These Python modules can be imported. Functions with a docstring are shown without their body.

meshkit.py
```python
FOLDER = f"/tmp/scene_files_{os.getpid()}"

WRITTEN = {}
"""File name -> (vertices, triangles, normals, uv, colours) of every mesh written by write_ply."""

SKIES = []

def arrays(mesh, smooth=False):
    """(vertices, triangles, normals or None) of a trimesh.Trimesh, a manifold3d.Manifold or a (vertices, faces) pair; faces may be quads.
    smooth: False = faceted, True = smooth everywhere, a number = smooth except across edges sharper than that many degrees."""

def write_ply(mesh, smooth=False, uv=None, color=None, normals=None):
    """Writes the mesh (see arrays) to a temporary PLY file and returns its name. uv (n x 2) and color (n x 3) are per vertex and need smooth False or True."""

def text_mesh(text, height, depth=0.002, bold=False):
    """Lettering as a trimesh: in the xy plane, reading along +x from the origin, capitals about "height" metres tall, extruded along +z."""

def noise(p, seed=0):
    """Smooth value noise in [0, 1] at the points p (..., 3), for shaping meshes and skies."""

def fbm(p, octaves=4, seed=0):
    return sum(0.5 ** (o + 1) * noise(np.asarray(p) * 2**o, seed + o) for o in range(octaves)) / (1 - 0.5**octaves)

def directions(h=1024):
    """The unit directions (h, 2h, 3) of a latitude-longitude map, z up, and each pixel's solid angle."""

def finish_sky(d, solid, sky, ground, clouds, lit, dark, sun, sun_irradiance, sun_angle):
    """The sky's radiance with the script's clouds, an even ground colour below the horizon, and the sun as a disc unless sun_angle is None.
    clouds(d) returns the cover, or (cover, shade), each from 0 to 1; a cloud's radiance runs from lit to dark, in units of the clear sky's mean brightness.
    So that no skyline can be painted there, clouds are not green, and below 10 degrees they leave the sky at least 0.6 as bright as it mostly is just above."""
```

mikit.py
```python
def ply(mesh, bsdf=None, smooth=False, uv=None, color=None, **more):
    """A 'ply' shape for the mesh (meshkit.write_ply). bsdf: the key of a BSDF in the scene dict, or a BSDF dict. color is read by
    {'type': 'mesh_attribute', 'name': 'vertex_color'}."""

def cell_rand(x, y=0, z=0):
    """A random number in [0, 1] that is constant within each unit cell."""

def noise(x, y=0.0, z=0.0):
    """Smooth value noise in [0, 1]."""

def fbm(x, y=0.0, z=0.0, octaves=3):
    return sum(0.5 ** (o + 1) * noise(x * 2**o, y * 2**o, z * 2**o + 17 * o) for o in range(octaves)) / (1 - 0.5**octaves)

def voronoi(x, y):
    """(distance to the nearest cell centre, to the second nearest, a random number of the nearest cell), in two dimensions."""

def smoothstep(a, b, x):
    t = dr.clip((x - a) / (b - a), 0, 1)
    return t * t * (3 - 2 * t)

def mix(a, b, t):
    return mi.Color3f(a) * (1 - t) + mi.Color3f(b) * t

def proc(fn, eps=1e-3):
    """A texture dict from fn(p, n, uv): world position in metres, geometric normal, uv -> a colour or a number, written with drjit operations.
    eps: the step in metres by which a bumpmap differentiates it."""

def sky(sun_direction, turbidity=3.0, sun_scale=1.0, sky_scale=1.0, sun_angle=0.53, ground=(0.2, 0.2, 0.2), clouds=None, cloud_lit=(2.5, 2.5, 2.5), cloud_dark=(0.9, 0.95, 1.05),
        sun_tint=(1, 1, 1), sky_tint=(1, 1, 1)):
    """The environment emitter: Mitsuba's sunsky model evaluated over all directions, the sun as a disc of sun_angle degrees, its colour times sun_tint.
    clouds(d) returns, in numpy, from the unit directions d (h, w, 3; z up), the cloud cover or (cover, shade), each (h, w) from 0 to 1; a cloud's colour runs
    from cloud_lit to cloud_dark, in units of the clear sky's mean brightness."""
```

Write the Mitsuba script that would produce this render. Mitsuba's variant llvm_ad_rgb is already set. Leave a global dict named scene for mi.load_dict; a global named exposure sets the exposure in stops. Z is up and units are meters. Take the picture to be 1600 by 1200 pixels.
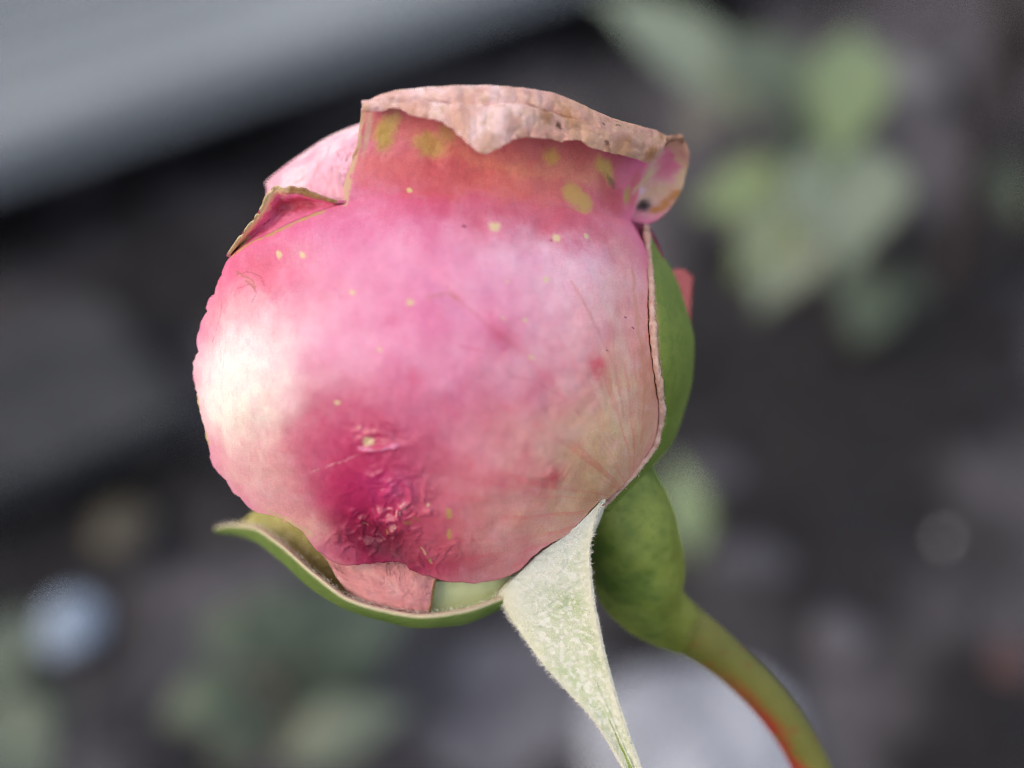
import math
import numpy as np, trimesh, drjit as dr, mitsuba as mi, mikit, meshkit
from scipy.interpolate import PchipInterpolator, CubicSpline
from scipy.spatial import cKDTree
from mikit import noise, fbm, smoothstep, mix, voronoi

# ------------------------------------------------------------------ camera, sky, exposure
exposure = 2.4
PITCH = math.radians(40.0)
BUD = np.array([0.0, 0.0, 0.30])                 # centre of the bud, metres
D0, PX = 122.0, 0.048                            # camera distance (mm) and mm per photo pixel at the bud
RIGHT = np.array([1.0, 0.0, 0.0])
UP = np.array([0.0, math.sin(PITCH), math.cos(PITCH)])
BACK = np.array([0.0, -math.cos(PITCH), math.sin(PITCH)])
EYE = BUD + BACK * D0 / 1000
T = mi.ScalarTransform4f
scene, labels = {'type': 'scene'}, {}
scene['camera'] = {'type': 'thinlens', 'fov': 2 * math.degrees(math.atan(800 * PX / D0)), 'fov_axis': 'x',
                   'to_world': T().look_at(origin=EYE.tolist(), target=BUD.tolist(), up=UP.tolist()),
                   'near_clip': 0.005, 'far_clip': 100.0, 'aperture_radius': 0.0024, 'focus_distance': (D0 - 8.0) / 1000}
scene['sky'] = mikit.sky((-0.66, -0.46, 0.58), turbidity=3, sun_scale=0.30, sun_angle=35, sky_scale=1.0,
                         clouds=lambda d: np.ones(d.shape[:2]), cloud_lit=(1.7, 1.76, 1.92), cloud_dark=(0.6, 0.6, 0.6))

# ------------------------------------------------------------------ helpers
def lin(r, g, b, k=1.0):
    c = np.array([r, g, b], float) / 255
    c = np.where(c <= 0.04045, c / 12.92, ((c + 0.055) / 1.055) ** 2.4) * k
    return [float(x) for x in c]

def P(px, py, z):                                # bud frame (mm): x right, y up, z to the front of the bud
    px, py, z = np.broadcast_arrays(np.asarray(px, float), np.asarray(py, float), np.asarray(z, float))
    k = PX * (D0 - z) / D0
    return np.stack([(px - 800) * k, (600 - py) * k, z], -1)

def world(p):
    p = np.asarray(p, float) / 1000
    return BUD + p[..., :1] * RIGHT + p[..., 1:2] * UP + p[..., 2:3] * BACK

def ground_at(px, py, h=0.0):                    # where a sight line meets the level h
    d = RIGHT * (px - 800) * PX + UP * (600 - py) * PX - BACK * D0
    t = (h - EYE[2]) / d[2]
    return EYE + d * t

def grid_faces(n, m, ids=None):
    ids = np.arange(n * m).reshape(n, m) if ids is None else ids
    a, b, c, d = ids[:-1, :-1], ids[:-1, 1:], ids[1:, 1:], ids[1:, :-1]
    return np.concatenate([np.stack([a, b, c], -1).reshape(-1, 3), np.stack([a, c, d], -1).reshape(-1, 3)])

def vnormals(v, f):
    n = np.zeros_like(v)
    fn = np.cross(v[f[:, 1]] - v[f[:, 0]], v[f[:, 2]] - v[f[:, 0]])
    for k in range(3):
        np.add.at(n, f[:, k], fn)
    return n / np.maximum(np.linalg.norm(n, axis=1, keepdims=True), 1e-12)

def solid(v, f, uv, th):
    """A sheet given thickness th (front at v, back along -normal); the back's u is shifted by 100."""
    n = vnormals(v, f)
    N = len(v)
    v2 = np.vstack([v, v - n * th])
    e = np.sort(np.vstack([f[:, [0, 1]], f[:, [1, 2]], f[:, [2, 0]]]), axis=1)
    d = np.vstack([f[:, [0, 1]], f[:, [1, 2]], f[:, [2, 0]]])
    _, inv, cnt = np.unique(e, axis=0, return_inverse=True, return_counts=True)
    b = d[cnt[inv.ravel()] == 1]
    rim_ids, inv_b = np.unique(b.ravel(), return_inverse=True)
    c = inv_b.reshape(-1, 2) + 2 * N                 # the back of the rim, with the front's uv
    side = np.vstack([np.stack([b[:, 1], b[:, 0], c[:, 0]], -1), np.stack([b[:, 1], c[:, 0], c[:, 1]], -1)])
    return np.vstack([v2, v2[rim_ids + N]]), np.vstack([f, f[:, ::-1] + N, side]), np.vstack([uv, uv + [100, 0], uv[rim_ids]])

def curve(pts, n, kind=PchipInterpolator):
    pts = np.asarray(pts, float)
    t = np.concatenate([[0], np.cumsum(np.linalg.norm(np.diff(pts[:, :2], axis=0), axis=1))])
    return kind(t / t[-1], pts)(np.linspace(0, 1, n))

def put(key, mesh, bsdf, smooth=True, uv=None, **lab):
    base, k = key, 0
    while key in scene:
        k += 1
        key = f'{base}_{k:03d}'
    scene[key] = mikit.ply(mesh, bsdf, smooth=smooth, uv=uv)
    if lab:
        labels[key] = lab
    return key

def name_thing(key, label, category, group=None):
    labels[key] = {'label': label, 'category': category, **({'group': group} if group else {})}

def tube(path, radii, n=24, wob=0.0, seed=0):
    path, radii = np.asarray(path, float), np.asarray(radii, float)
    t = np.gradient(path, axis=0)
    t /= np.linalg.norm(t, axis=1, keepdims=True)
    a = np.cross(t[0], [0.3, 0.5, 0.8]); a /= np.linalg.norm(a)
    A = []
    for ti in t:
        a = a - ti * (a @ ti); a /= np.linalg.norm(a); A.append(a.copy())
    A = np.array(A); Bn = np.cross(t, A)
    th = np.linspace(0, 2 * np.pi, n, endpoint=False)
    V = path[:, None] + radii[:, None, None] * (np.cos(th)[None, :, None] * A[:, None] + np.sin(th)[None, :, None] * Bn[:, None])
    if wob:
        V += (meshkit.fbm(V * 400 / 1.0 + seed, 3)[..., None] - 0.5) * wob * (V - path[:, None])
    ids = np.arange(V.shape[0] * n).reshape(-1, n)
    ids = np.hstack([ids, ids[:, :1]])
    f = grid_faces(0, 0, ids)
    v = V.reshape(-1, 3)
    c0, c1 = len(v), len(v) + 1
    v = np.vstack([v, path[0], path[-1]])
    caps = [[c0, ids[0, j + 1], ids[0, j]] for j in range(n)] + [[c1, ids[-1, j], ids[-1, j + 1]] for j in range(n)]
    return v, np.vstack([f, caps])

def hairs(roots, dirs, length, r=0.012, seed=0):
    """Fine tapered bent hairs, all of them one mesh (bud frame, mm)."""
    rng = np.random.default_rng(seed)
    n = len(roots)
    dirs = dirs / np.linalg.norm(dirs, axis=1, keepdims=True)
    length = np.broadcast_to(length, n)[:, None]
    side = np.cross(dirs, rng.normal(size=(n, 3))); side /= np.linalg.norm(side, axis=1, keepdims=True)
    oth = np.cross(dirs, side)
    mid = roots + dirs * length * 0.55
    tip = roots + dirs * length * 0.9 + side * length * rng.uniform(0.1, 0.6, (n, 1))
    V, k = [], 3
    for c, rad in ((roots, r), (mid, r * 0.75)):
        for j in range(3):
            a = 2 * np.pi * j / 3
            V.append(c + rad * (math.cos(a) * side + math.sin(a) * oth))
    V.append(tip)
    V = np.stack(V, 1)
    f = []
    for j in range(3):
        i = (j + 1) % 3
        f += [[j, i, 3 + i], [j, 3 + i, 3 + j], [3 + j, 3 + i, 6]]
    F = (np.array(f)[None] + 7 * np.arange(n)[:, None, None]).reshape(-1, 3)
    return V.reshape(-1, 3), F

# ------------------------------------------------------------------ background materials
def principled(key, color, rough=0.6, bump=None, scale=0.001, eps=1e-3, **more):
    col = color if isinstance(color, dict) else {'type': 'rgb', 'value': color}
    b = {'type': 'principled', 'base_color': col, 'roughness': rough, **more}
    if bump is not None:
        b = {'type': 'bumpmap', 'arbitrary': mikit.proc(bump, eps), 'scale': scale, 'bsdf': b}
    scene[key] = {'type': 'twosided', 'bsdf': b}

def soil_color(p, n, uv):
    a = fbm(p.x * 22, p.y * 16, p.z * 18, 4)
    b = noise(p.x * 240, p.y * 240, p.z * 240)
    c = mix((0.024, 0.0235, 0.028), (0.094, 0.091, 0.108), smoothstep(0.34, 0.70, a))
    return c * (0.6 + 0.8 * b)
principled('soil', mikit.proc(soil_color), 0.95, specular=0.15)

def plank_color(p, n, uv):
    g = fbm(uv.x * 3.0, uv.y * 160, 3.1, 4)
    w = fbm(uv.x * 14, uv.y * 25, 7.7, 3)
    c = mix((0.145, 0.17, 0.20), (0.26, 0.295, 0.335), smoothstep(0.25, 0.75, g))
    return c * (0.75 + 0.5 * w)
principled('weathered_wood', mikit.proc(plank_color), 0.75, lambda p, n, uv: fbm(uv.x * 4, uv.y * 220, 1.0, 3), 0.0006, 1e-3, specular=0.3)
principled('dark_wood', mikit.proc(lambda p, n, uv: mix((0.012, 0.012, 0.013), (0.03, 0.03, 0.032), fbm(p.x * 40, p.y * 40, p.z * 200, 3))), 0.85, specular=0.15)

def leaf_mat(key, c0, c1, rough=0.5, spec=0.4):
    def col(p, n, uv):
        u = uv.x - dr.select(uv.x > 50, 100.0, 0.0)
        vein = dr.exp(-dr.square(u / 0.035))
        side = dr.abs(dr.sin((uv.y * 9 - dr.abs(u) * 4) * 3.14159))
        c = mix(c0, c1, fbm(p.x * 70, p.y * 70, p.z * 70, 3))
        c = c * (0.85 + 0.25 * smoothstep(0.0, 0.35, side))
        return mix(c, [min(1, 1.5 * x + 0.03) for x in c1], 0.5 * vein)
    principled(key, mikit.proc(col), rough, specular=spec)
leaf_mat('leaf_grey_green', (0.13, 0.17, 0.135), (0.20, 0.25, 0.205))
leaf_mat('leaf_lilac', (0.13, 0.13, 0.13), (0.19, 0.18, 0.182))
leaf_mat('leaf_yellow_green', (0.12, 0.175, 0.085), (0.175, 0.235, 0.13))
leaf_mat('leaf_weed', (0.075, 0.10, 0.08), (0.12, 0.15, 0.12))
leaf_mat('leaf_dark', (0.025, 0.042, 0.032), (0.045, 0.065, 0.05))
leaf_mat('leaf_mid', (0.05, 0.075, 0.055), (0.085, 0.115, 0.085))
leaf_mat('leaf_pale', (0.19, 0.27, 0.15), (0.26, 0.34, 0.20))
leaf_mat('leaf_red', (0.055, 0.03, 0.034), (0.08, 0.038, 0.04))
principled('twig_bark', mikit.proc(lambda p, n, uv: mix((0.045, 0.038, 0.04), (0.10, 0.085, 0.088), fbm(p.x * 120, p.y * 120, p.z * 40, 3))), 0.8, specular=0.2)
principled('green_stalk', mikit.proc(lambda p, n, uv: mix((0.07, 0.10, 0.04), (0.14, 0.12, 0.07), fbm(p.x * 90, p.y * 90, p.z * 30, 3))), 0.55)

def stone_mat(key, c0, c1):
    def col(p, n, uv):
        a = fbm(p.x * 60, p.y * 60, p.z * 60, 4)
        s = noise(p.x * 500, p.y * 500, p.z * 500)
        return mix(c0, c1, smoothstep(0.3, 0.7, a)) * (0.8 + 0.35 * s)
    principled(key, mikit.proc(col), 0.8, specular=0.25)
stone_mat('stone_light', (0.27, 0.29, 0.355), (0.42, 0.445, 0.53))
stone_mat('stone_dark', (0.07, 0.07, 0.088), (0.11, 0.11, 0.135))
stone_mat('stone_blue_white', (0.26, 0.34, 0.48), (0.38, 0.47, 0.62))
stone_mat('stone_taupe', (0.075, 0.07, 0.06), (0.11, 0.105, 0.09))
stone_mat('stone_dim', (0.10, 0.10, 0.125), (0.165, 0.165, 0.20))
stone_mat('slab_grey', (0.032, 0.035, 0.042), (0.056, 0.060, 0.070))
stone_mat('stone_white', (0.7, 0.72, 0.8), (0.82, 0.84, 0.9))

# ------------------------------------------------------------------ ground
rng = np.random.default_rng(7)
def soil_height(x, y):
    p = np.stack([x, y, np.zeros_like(x)], -1)
    return 0.030 * (meshkit.fbm(p * 7, 3, 3) - 0.5) + 0.012 * (meshkit.fbm(p * 45, 3, 5) - 0.5) - 0.004

s = np.linspace(-1, 1, 420)
gx = np.sinh(s * 4.2) / np.sinh(4.2) * 6.0
X, Y = np.meshgrid(gx, gx + 0.35)
put('ground', (np.stack([X, Y, soil_height(X, Y)], -1).reshape(-1, 3), grid_faces(420, 420)), 'soil', True,
    kind='structure', label='dark bare garden soil far below the rose bud')

def lump(rad, seed, sub=3, rough=0.35, freq=1.6):
    m = trimesh.creation.icosphere(subdivisions=sub)
    v = m.vertices * (1 + rough * (meshkit.fbm(m.vertices * freq + seed * 7.3 + 50, 3, seed)[:, None] - 0.5) * 2)
    return v * np.asarray(rad), np.array(m.faces)

cv, cf, off = [], [], 0
shapes = [lump((1, 0.9, 0.7), 30 + k, 1, 0.5) for k in range(8)]
for k in range(5200):
    x, y = rng.uniform(-0.55, 0.75), rng.uniform(-0.05, 1.35)
    r = 0.0016 + 0.0075 * rng.random() ** 5
    v, f = shapes[k % 8]
    a = rng.uniform(0, 6.28)
    R = np.array([[math.cos(a), -math.sin(a), 0], [math.sin(a), math.cos(a), 0], [0, 0, 1]])
    cv.append(v @ R.T * r + [x, y, float(soil_height(np.array([x]), np.array([y]))[0]) + 0.3 * r]); cf.append(f + off); off += len(v)
put('soil_crumbs', (np.vstack(cv), np.vstack(cf)), 'soil', True, kind='stuff', label='loose dark crumbs of soil strewn over the ground', category='soil')

# ------------------------------------------------------------------ wooden deck
H = 0.060
e0, e1 = ground_at(0, 228, H), ground_at(900, -64, H)
along = e1 - e0; along[2] = 0; along /= np.linalg.norm(along)
across = np.array([-along[1], along[0], 0.0])     # away from the camera
def plank(key, off0, width, th, l0, l1, z1, bsdf, rnd=0.004, **lab):
    prof = []
    for cx, cz, a0 in ((off0 + rnd, z1 - rnd, 180), (off0 + width - rnd, z1 - rnd, 90), (off0 + width - rnd, z1 - th + rnd, 0), (off0 + rnd, z1 - th + rnd, -90)):
        for k in range(5):
            a = math.radians(a0 - 22.5 * k)
            prof.append((cx + rnd * math.cos(a), cz + rnd * math.sin(a)))
    prof = np.array(prof); n = len(prof)
    L = np.linspace(l0, l1, 60)
    bend = 0.0015 * np.sin(L * 5 + off0 * 40)
    V = e0 * [1, 1, 0] + L[:, None, None] * along + prof[None, :, :1] * across + (prof[None, :, 1:] + bend[:, None, None]) * np.array([0, 0, 1.0])
    ids = np.arange(60 * n).reshape(60, n); ids = np.hstack([ids, ids[:, :1]])
    f = np.vstack([grid_faces(0, 0, ids), [[ids[0, 0], ids[0, j + 1], ids[0, j]] for j in range(1, n - 1)], [[ids[-1, 0], ids[-1, j], ids[-1, j + 1]] for j in range(1, n - 1)]])
    uv = np.stack(np.broadcast_arrays(L[:, None], off0 + np.concatenate([[0], np.cumsum(np.linalg.norm(np.diff(prof, axis=0), axis=1))])[None] ), -1).reshape(-1, 2)
    return put(key, (V.reshape(-1, 3), f), bsdf, True, uv, **lab)
name_thing('wooden_deck', 'low weathered grey plank deck with dark gap underneath, behind the rose on the upper left', 'deck')
for k in range(6):
    plank('wooden_deck__plank', k * 0.105, 0.098, 0.022, -0.7, 1.9, H, 'weathered_wood')
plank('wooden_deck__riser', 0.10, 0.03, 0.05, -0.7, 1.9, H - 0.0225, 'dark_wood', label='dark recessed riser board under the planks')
scene.update()

# board on the soil in front of the deck
c = ground_at(20, 650, 0.012)
bx = trimesh.creation.box([0.16, 0.075, 0.014]).subdivide().subdivide().subdivide()
a = math.atan2(along[1], along[0])
v = bx.vertices @ np.array([[math.cos(a), math.sin(a), 0], [-math.sin(a), math.cos(a), 0], [0, 0, 1]])
v = v + c - along * 0.03 + (meshkit.fbm(v * 60 + 9, 3)[:, None] - 0.5) * 0.003
put('paving_slab', (v, bx.faces), 'slab_grey', 30, label='dull grey slab lying on the soil below the deck at the left edge', category='slab')

# ------------------------------------------------------------------ stones
def stone(key, px, py, wpx, hpx, bsdf, seed, label, cat='stone', hz=0.5, sub=4, rough=0.22, sink=0.25):
    c = ground_at(px, py, 0.0)
    k = np.linalg.norm(c - EYE) * 1000 / D0 * PX / 1000
    rx, ry = wpx * k / 2, hpx * k / 2 / 0.75
    v, f = lump((rx, ry, hz * min(rx, ry)), seed, sub, rough)
    z = float(soil_height(c[:1], c[1:2])[0])
    put(key, (v + [c[0], c[1], z + hz * min(rx, ry) * (1 - 2 * sink)], f), bsdf, True, label=label, category=cat)
stone('stone', 1080, 1165, 330, 270, 'stone_light', 3, 'large pale bluish grey stone on the soil beneath the bent stem', hz=0.4, rough=0.4)
stone('stone', 810, 1075, 330, 200, 'stone_dim', 4, 'dim grey stone on the soil left of the pale bluish stone', hz=0.3, rough=0.45)
stone('pebble', 100, 945, 92, 88, 'stone_blue_white', 5, 'bright bluish white pebble on dark soil at the lower left', 'pebble', hz=0.6)
stone('pebble', 185, 805, 92, 88, 'stone_taupe', 6, 'brownish grey pebble above the bluish white pebble', 'pebble')
stone('pebble', 1480, 816, 15, 15, 'stone_white', 8, 'tiny glinting white pebble alone on the soil at the right', 'pebble', sub=2, hz=0.9, sink=0.0)
stone('pebble', 1175, 850, 130, 60, 'stone_dark', 9, 'faint grey elongated pebble right of the green hip', 'pebble')
stone('pebble', 1315, 985, 90, 80, 'stone_dark', 10, 'faint grey roundish pebble just above the bent stem', 'pebble')
stone('pebble', 1110, 705, 120, 60, 'stone_dark', 11, 'faint grey pebble just right of the green outer sepal', 'pebble')

# ------------------------------------------------------------------ background plants
def leaf_mesh(base, tip, width, up=(0, -0.35, 1), arch=0.12, fold=0.18, teeth=0.06, seed=0, n=48, m=21, widest=0.45, tip_pow=None):
    base, tip = np.asarray(base, float), np.asarray(tip, float)
    d = tip - base; L = np.linalg.norm(d); d /= L
    upv = np.asarray(up, float); upv = upv - d * (upv @ d); upv /= np.linalg.norm(upv)
    sd = np.cross(d, upv)
    t = np.linspace(0, 1, n)
    w = np.sin(np.pi * t ** (math.log(0.5) / math.log(widest))) ** 1.15 * width / 2
    if tip_pow:
        w = np.sin(np.pi * t ** (math.log(0.5) / math.log(widest))) ** tip_pow * width / 2
    w = w * (1 + teeth * np.abs(((t * 9) % 1) - 0.5) * 2) + width * 0.01
    x = np.linspace(-1, 1, m)
    V = base + (t * L)[:, None, None] * d + (w[:, None] * x)[..., None] * sd
    bend = arch * L * np.sin(np.pi * t)[:, None] + fold * w[:, None] * np.abs(x)[None] + 0.03 * L * (meshkit.fbm(np.stack(np.broadcast_arrays(t[:, None] * 4, x[None] * 1.5, np.float64(seed)), -1), 2, seed) - 0.5)
    V = V + bend[..., None] * upv
    uv = np.stack(np.broadcast_arrays(x[None], t[:, None]), -1).reshape(-1, 2)
    return solid(V.reshape(-1, 3), grid_faces(n, m), uv, 0.0003)

def plant(key, label, cat, root_px, leaves, group=None, stalk='green_stalk', stalk_r=0.0012):
    r = ground_at(*root_px, 0.0); r[2] = -0.01
    name_thing(key, label, cat, group)
    for i, (b, t, hb, ht, wpx, mat, kw) in enumerate(leaves):
        B_, T_ = ground_at(*b, hb), ground_at(*t, ht)
        k = np.linalg.norm(B_ - EYE) * 1000 / D0 * PX / 1000
        v, f, uv = leaf_mesh(B_, T_, wpx * k, seed=i + 1, **kw)
        put(key + '__leaf', (v, f), mat, True, uv)
        mid = (r + B_) / 2 + [0, 0, 0.012]
        pth = CubicSpline([0, 0.5, 1], [r, mid, B_])(np.linspace(0, 1, 14))
        put(key + '__stalk', tube(pth, np.linspace(stalk_r * 1.3, stalk_r * 0.8, 14), 8), stalk, True)

plant('leafy_plant', 'leafy plant with pale grey green and yellow green leaves behind the rose, upper right', 'plant', (1300, 330), [
    ((1180, 200), (920, -8), 0.16, 0.17, 120, 'leaf_grey_green', {'widest': 0.4, 'tip_pow': 1.5}),
    ((1190, 90), (1050, 250), 0.15, 0.14, 95, 'leaf_lilac', {'widest': 0.5, 'tip_pow': 1.5}),
    ((1300, 280), (1335, 40), 0.17, 0.175, 125, 'leaf_yellow_green', {'widest': 0.42, 'tip_pow': 2.2}),
    ((1290, 230), (1110, 50), 0.165, 0.17, 120, 'leaf_mid', {'tip_pow': 1.5}),
    ((1265, 165), (1500, 172), 0.17, 0.15, 95, 'leaf_lilac', {'arch': 0.2, 'widest': 0.3, 'tip_pow': 1.7}),
    ((1300, 190), (1325, 430), 0.175, 0.15, 180, 'leaf_grey_green', {'widest': 0.5, 'tip_pow': 1.6}),
    ((1290, 240), (1185, 500), 0.165, 0.13, 120, 'leaf_grey_green', {'widest': 0.55, 'tip_pow': 1.6}),
    ((1280, 280), (1075, 335), 0.16, 0.145, 105, 'leaf_yellow_green', {'widest': 0.5, 'tip_pow': 1.6}),
    ((1260, 290), (1145, 450), 0.16, 0.135, 90, 'leaf_yellow_green', {'tip_pow': 1.6}),
    ((1290, 190), (1225, 330), 0.165, 0.16, 100, 'leaf_mid', {'tip_pow': 1.5}),
    ((1330, 280), (1420, 340), 0.155, 0.14, 70, 'leaf_mid', {'tip_pow': 1.6}),
])
plant('seedling', 'small dim green seedling below the large leafy plant', 'plant', (1370, 470), [
    ((1360, 450), (1285, 430), 0.02, 0.022, 60, 'leaf_mid', {}),
    ((1370, 460), (1335, 540), 0.02, 0.015, 80, 'leaf_mid', {}),
    ((1365, 465), (1460, 455), 0.02, 0.02, 60, 'leaf_dark', {}),
])
plant('weed', 'low dark green weed on the soil at the bottom left, nearest below the bud', 'weed', (480, 1060), [
    ((500, 1010), (300, 985), 0.03, 0.025, 110, 'leaf_mid', {}),
    ((450, 1030), (640, 950), 0.03, 0.02, 130, 'leaf_mid', {}),
    ((440, 1050), (450, 910), 0.03, 0.03, 140, 'leaf_dark', {}),
    ((440, 1050), (610, 1060), 0.025, 0.02, 110, 'leaf_dark', {}),
    ((440, 1185), (640, 1110), 0.02, 0.03, 95, 'leaf_weed', {}),
    ((400, 1070), (250, 1130), 0.02, 0.015, 100, 'leaf_mid', {}),
    ((420, 1100), (330, 1200), 0.02, 0.015, 90, 'leaf_dark', {}),
    ((460, 1040), (560, 1160), 0.02, 0.015, 90, 'leaf_dark', {}),
])
plant('weed_001', 'green weed cut by the left edge of the picture, below the bluish white pebble', 'weed', (-20, 1120), [
    ((-10, 1100), (35, 950), 0.03, 0.03, 90, 'leaf_weed', {}),
    ((-30, 1110), (80, 1220), 0.03, 0.02, 130, 'leaf_weed', {}),
    ((-10, 1090), (-90, 1010), 0.03, 0.03, 90, 'leaf_mid', {}),
    ((-10, 1100), (120, 1120), 0.03, 0.02, 80, 'leaf_dark', {}),
])
plant('sprout', 'pale green sprout just behind the hip of the rose', 'sprout', (1090, 880), [
    ((1084, 870), (1050, 715), 0.05, 0.075, 66, 'leaf_pale', {}),
])
plant('sprout_001', 'dull bluish green sprout on the soil at the right edge', 'sprout', (1580, 330), [
    ((1575, 330), (1560, 250), 0.02, 0.03, 70, 'leaf_dark', {}),
    ((1575, 330), (1640, 300), 0.02, 0.03, 70, 'leaf_mid', {}),
])
b0, b1 = ground_at(1545, 1050, 0.012), ground_at(1610, 1020, 0.012)
v, f, uv = leaf_mesh(b0, b1, 0.013, seed=4)
put('fallen_leaf', (v, f), 'leaf_red', True, uv, label='small dull red fallen leaf at the lower right edge', category='leaf')

def cane(key, pts, r, label):
    pts = np.array([ground_at(px, py, h) for px, py, h in pts])
    q = CubicSpline(np.linspace(0, 1, len(pts)), pts)(np.linspace(0, 1, 40))
    put(key, tube(q, np.linspace(r, r * 0.7, 40), 14, 0.5, 3), 'twig_bark', True, label=label, category='cane')
cane('cane_002', [(1440, 520, -0.01), (1500, 330, 0.05), (1560, 60, 0.12)], 0.0025, 'thin brownish grey cane leaning just right of the leafy plant')
cane('cane', [(1500, 480, -0.01), (1530, 240, 0.08), (1590, -60, 0.17)], 0.0045, 'brownish grey woody cane rising at the upper right, nearer the leafy plant')
cane('cane_001', [(1620, 420, -0.01), (1610, 200, 0.07), (1545, -80, 0.15)], 0.0035, 'brownish grey woody cane crossing at the right edge of the picture')

# ==================================================================== THE ROSE
CX, CY, RR, ZR = 672.0, 570.0, 385.0, 16.2
def zb(px, py):
    rho = np.hypot(np.asarray(px, float) - CX, np.asarray(py, float) - CY) / RR
    return ZR * np.sqrt(1 - np.minimum(rho, 0.9995) ** 2)
def body_uv(px, py):                              # the petal unrolled: angle from the middle of the front, in mm of arc
    dx, dy = np.asarray(px, float) - CX, CY - np.asarray(py, float)
    d = np.hypot(dx, dy)
    g = np.arcsin(np.minimum(d / RR, 0.9995)) * 17.5
    k = np.where(d > 0, g / np.maximum(d, 1e-9), 17.5 / RR)
    return np.stack([dx * k, dy * k], -1)

# ---- front petal: body, flared rim at the top right, folded flap at the top left
NS, NT, SN = 440, 400, 130
L_ = [(405, 800), (385, 785), (368, 770), (352, 752), (340, 735), (326, 700), (316, 660), (306, 618), (300, 588), (306, 555), (318, 510), (333, 470), (345, 430), (362, 398)]
R_ = [(936, 790), (972, 760), (1012, 712), (1040, 650), (1046, 590), (1044, 520), (1042, 450), (1038, 405), (1026, 372), (1012, 350)]
B_ = [(405, 800), (440, 812), (468, 834), (502, 868), (526, 882), (556, 888), (590, 889), (620, 891), (650, 906), (680, 914), (730, 916), (790, 904), (850, 856), (900, 822), (936, 790)]
TA = [(362, 398), (387, 380), (420, 365), (455, 347), (480, 337), (507, 326), (540, 318)]
TB = [(540, 318), (580, 306), (640, 302), (740, 306), (830, 317), (920, 332), (985, 345), (1012, 350)]
top = np.vstack([curve(TA, SN + 1), curve(TB, NS - SN)[1:]])
lf, rt = curve(L_, NT), curve(R_, NT)
ss, tt = np.linspace(0, 1, NS), np.linspace(0, 1, NT)
bot = curve(B_, NS)
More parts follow.
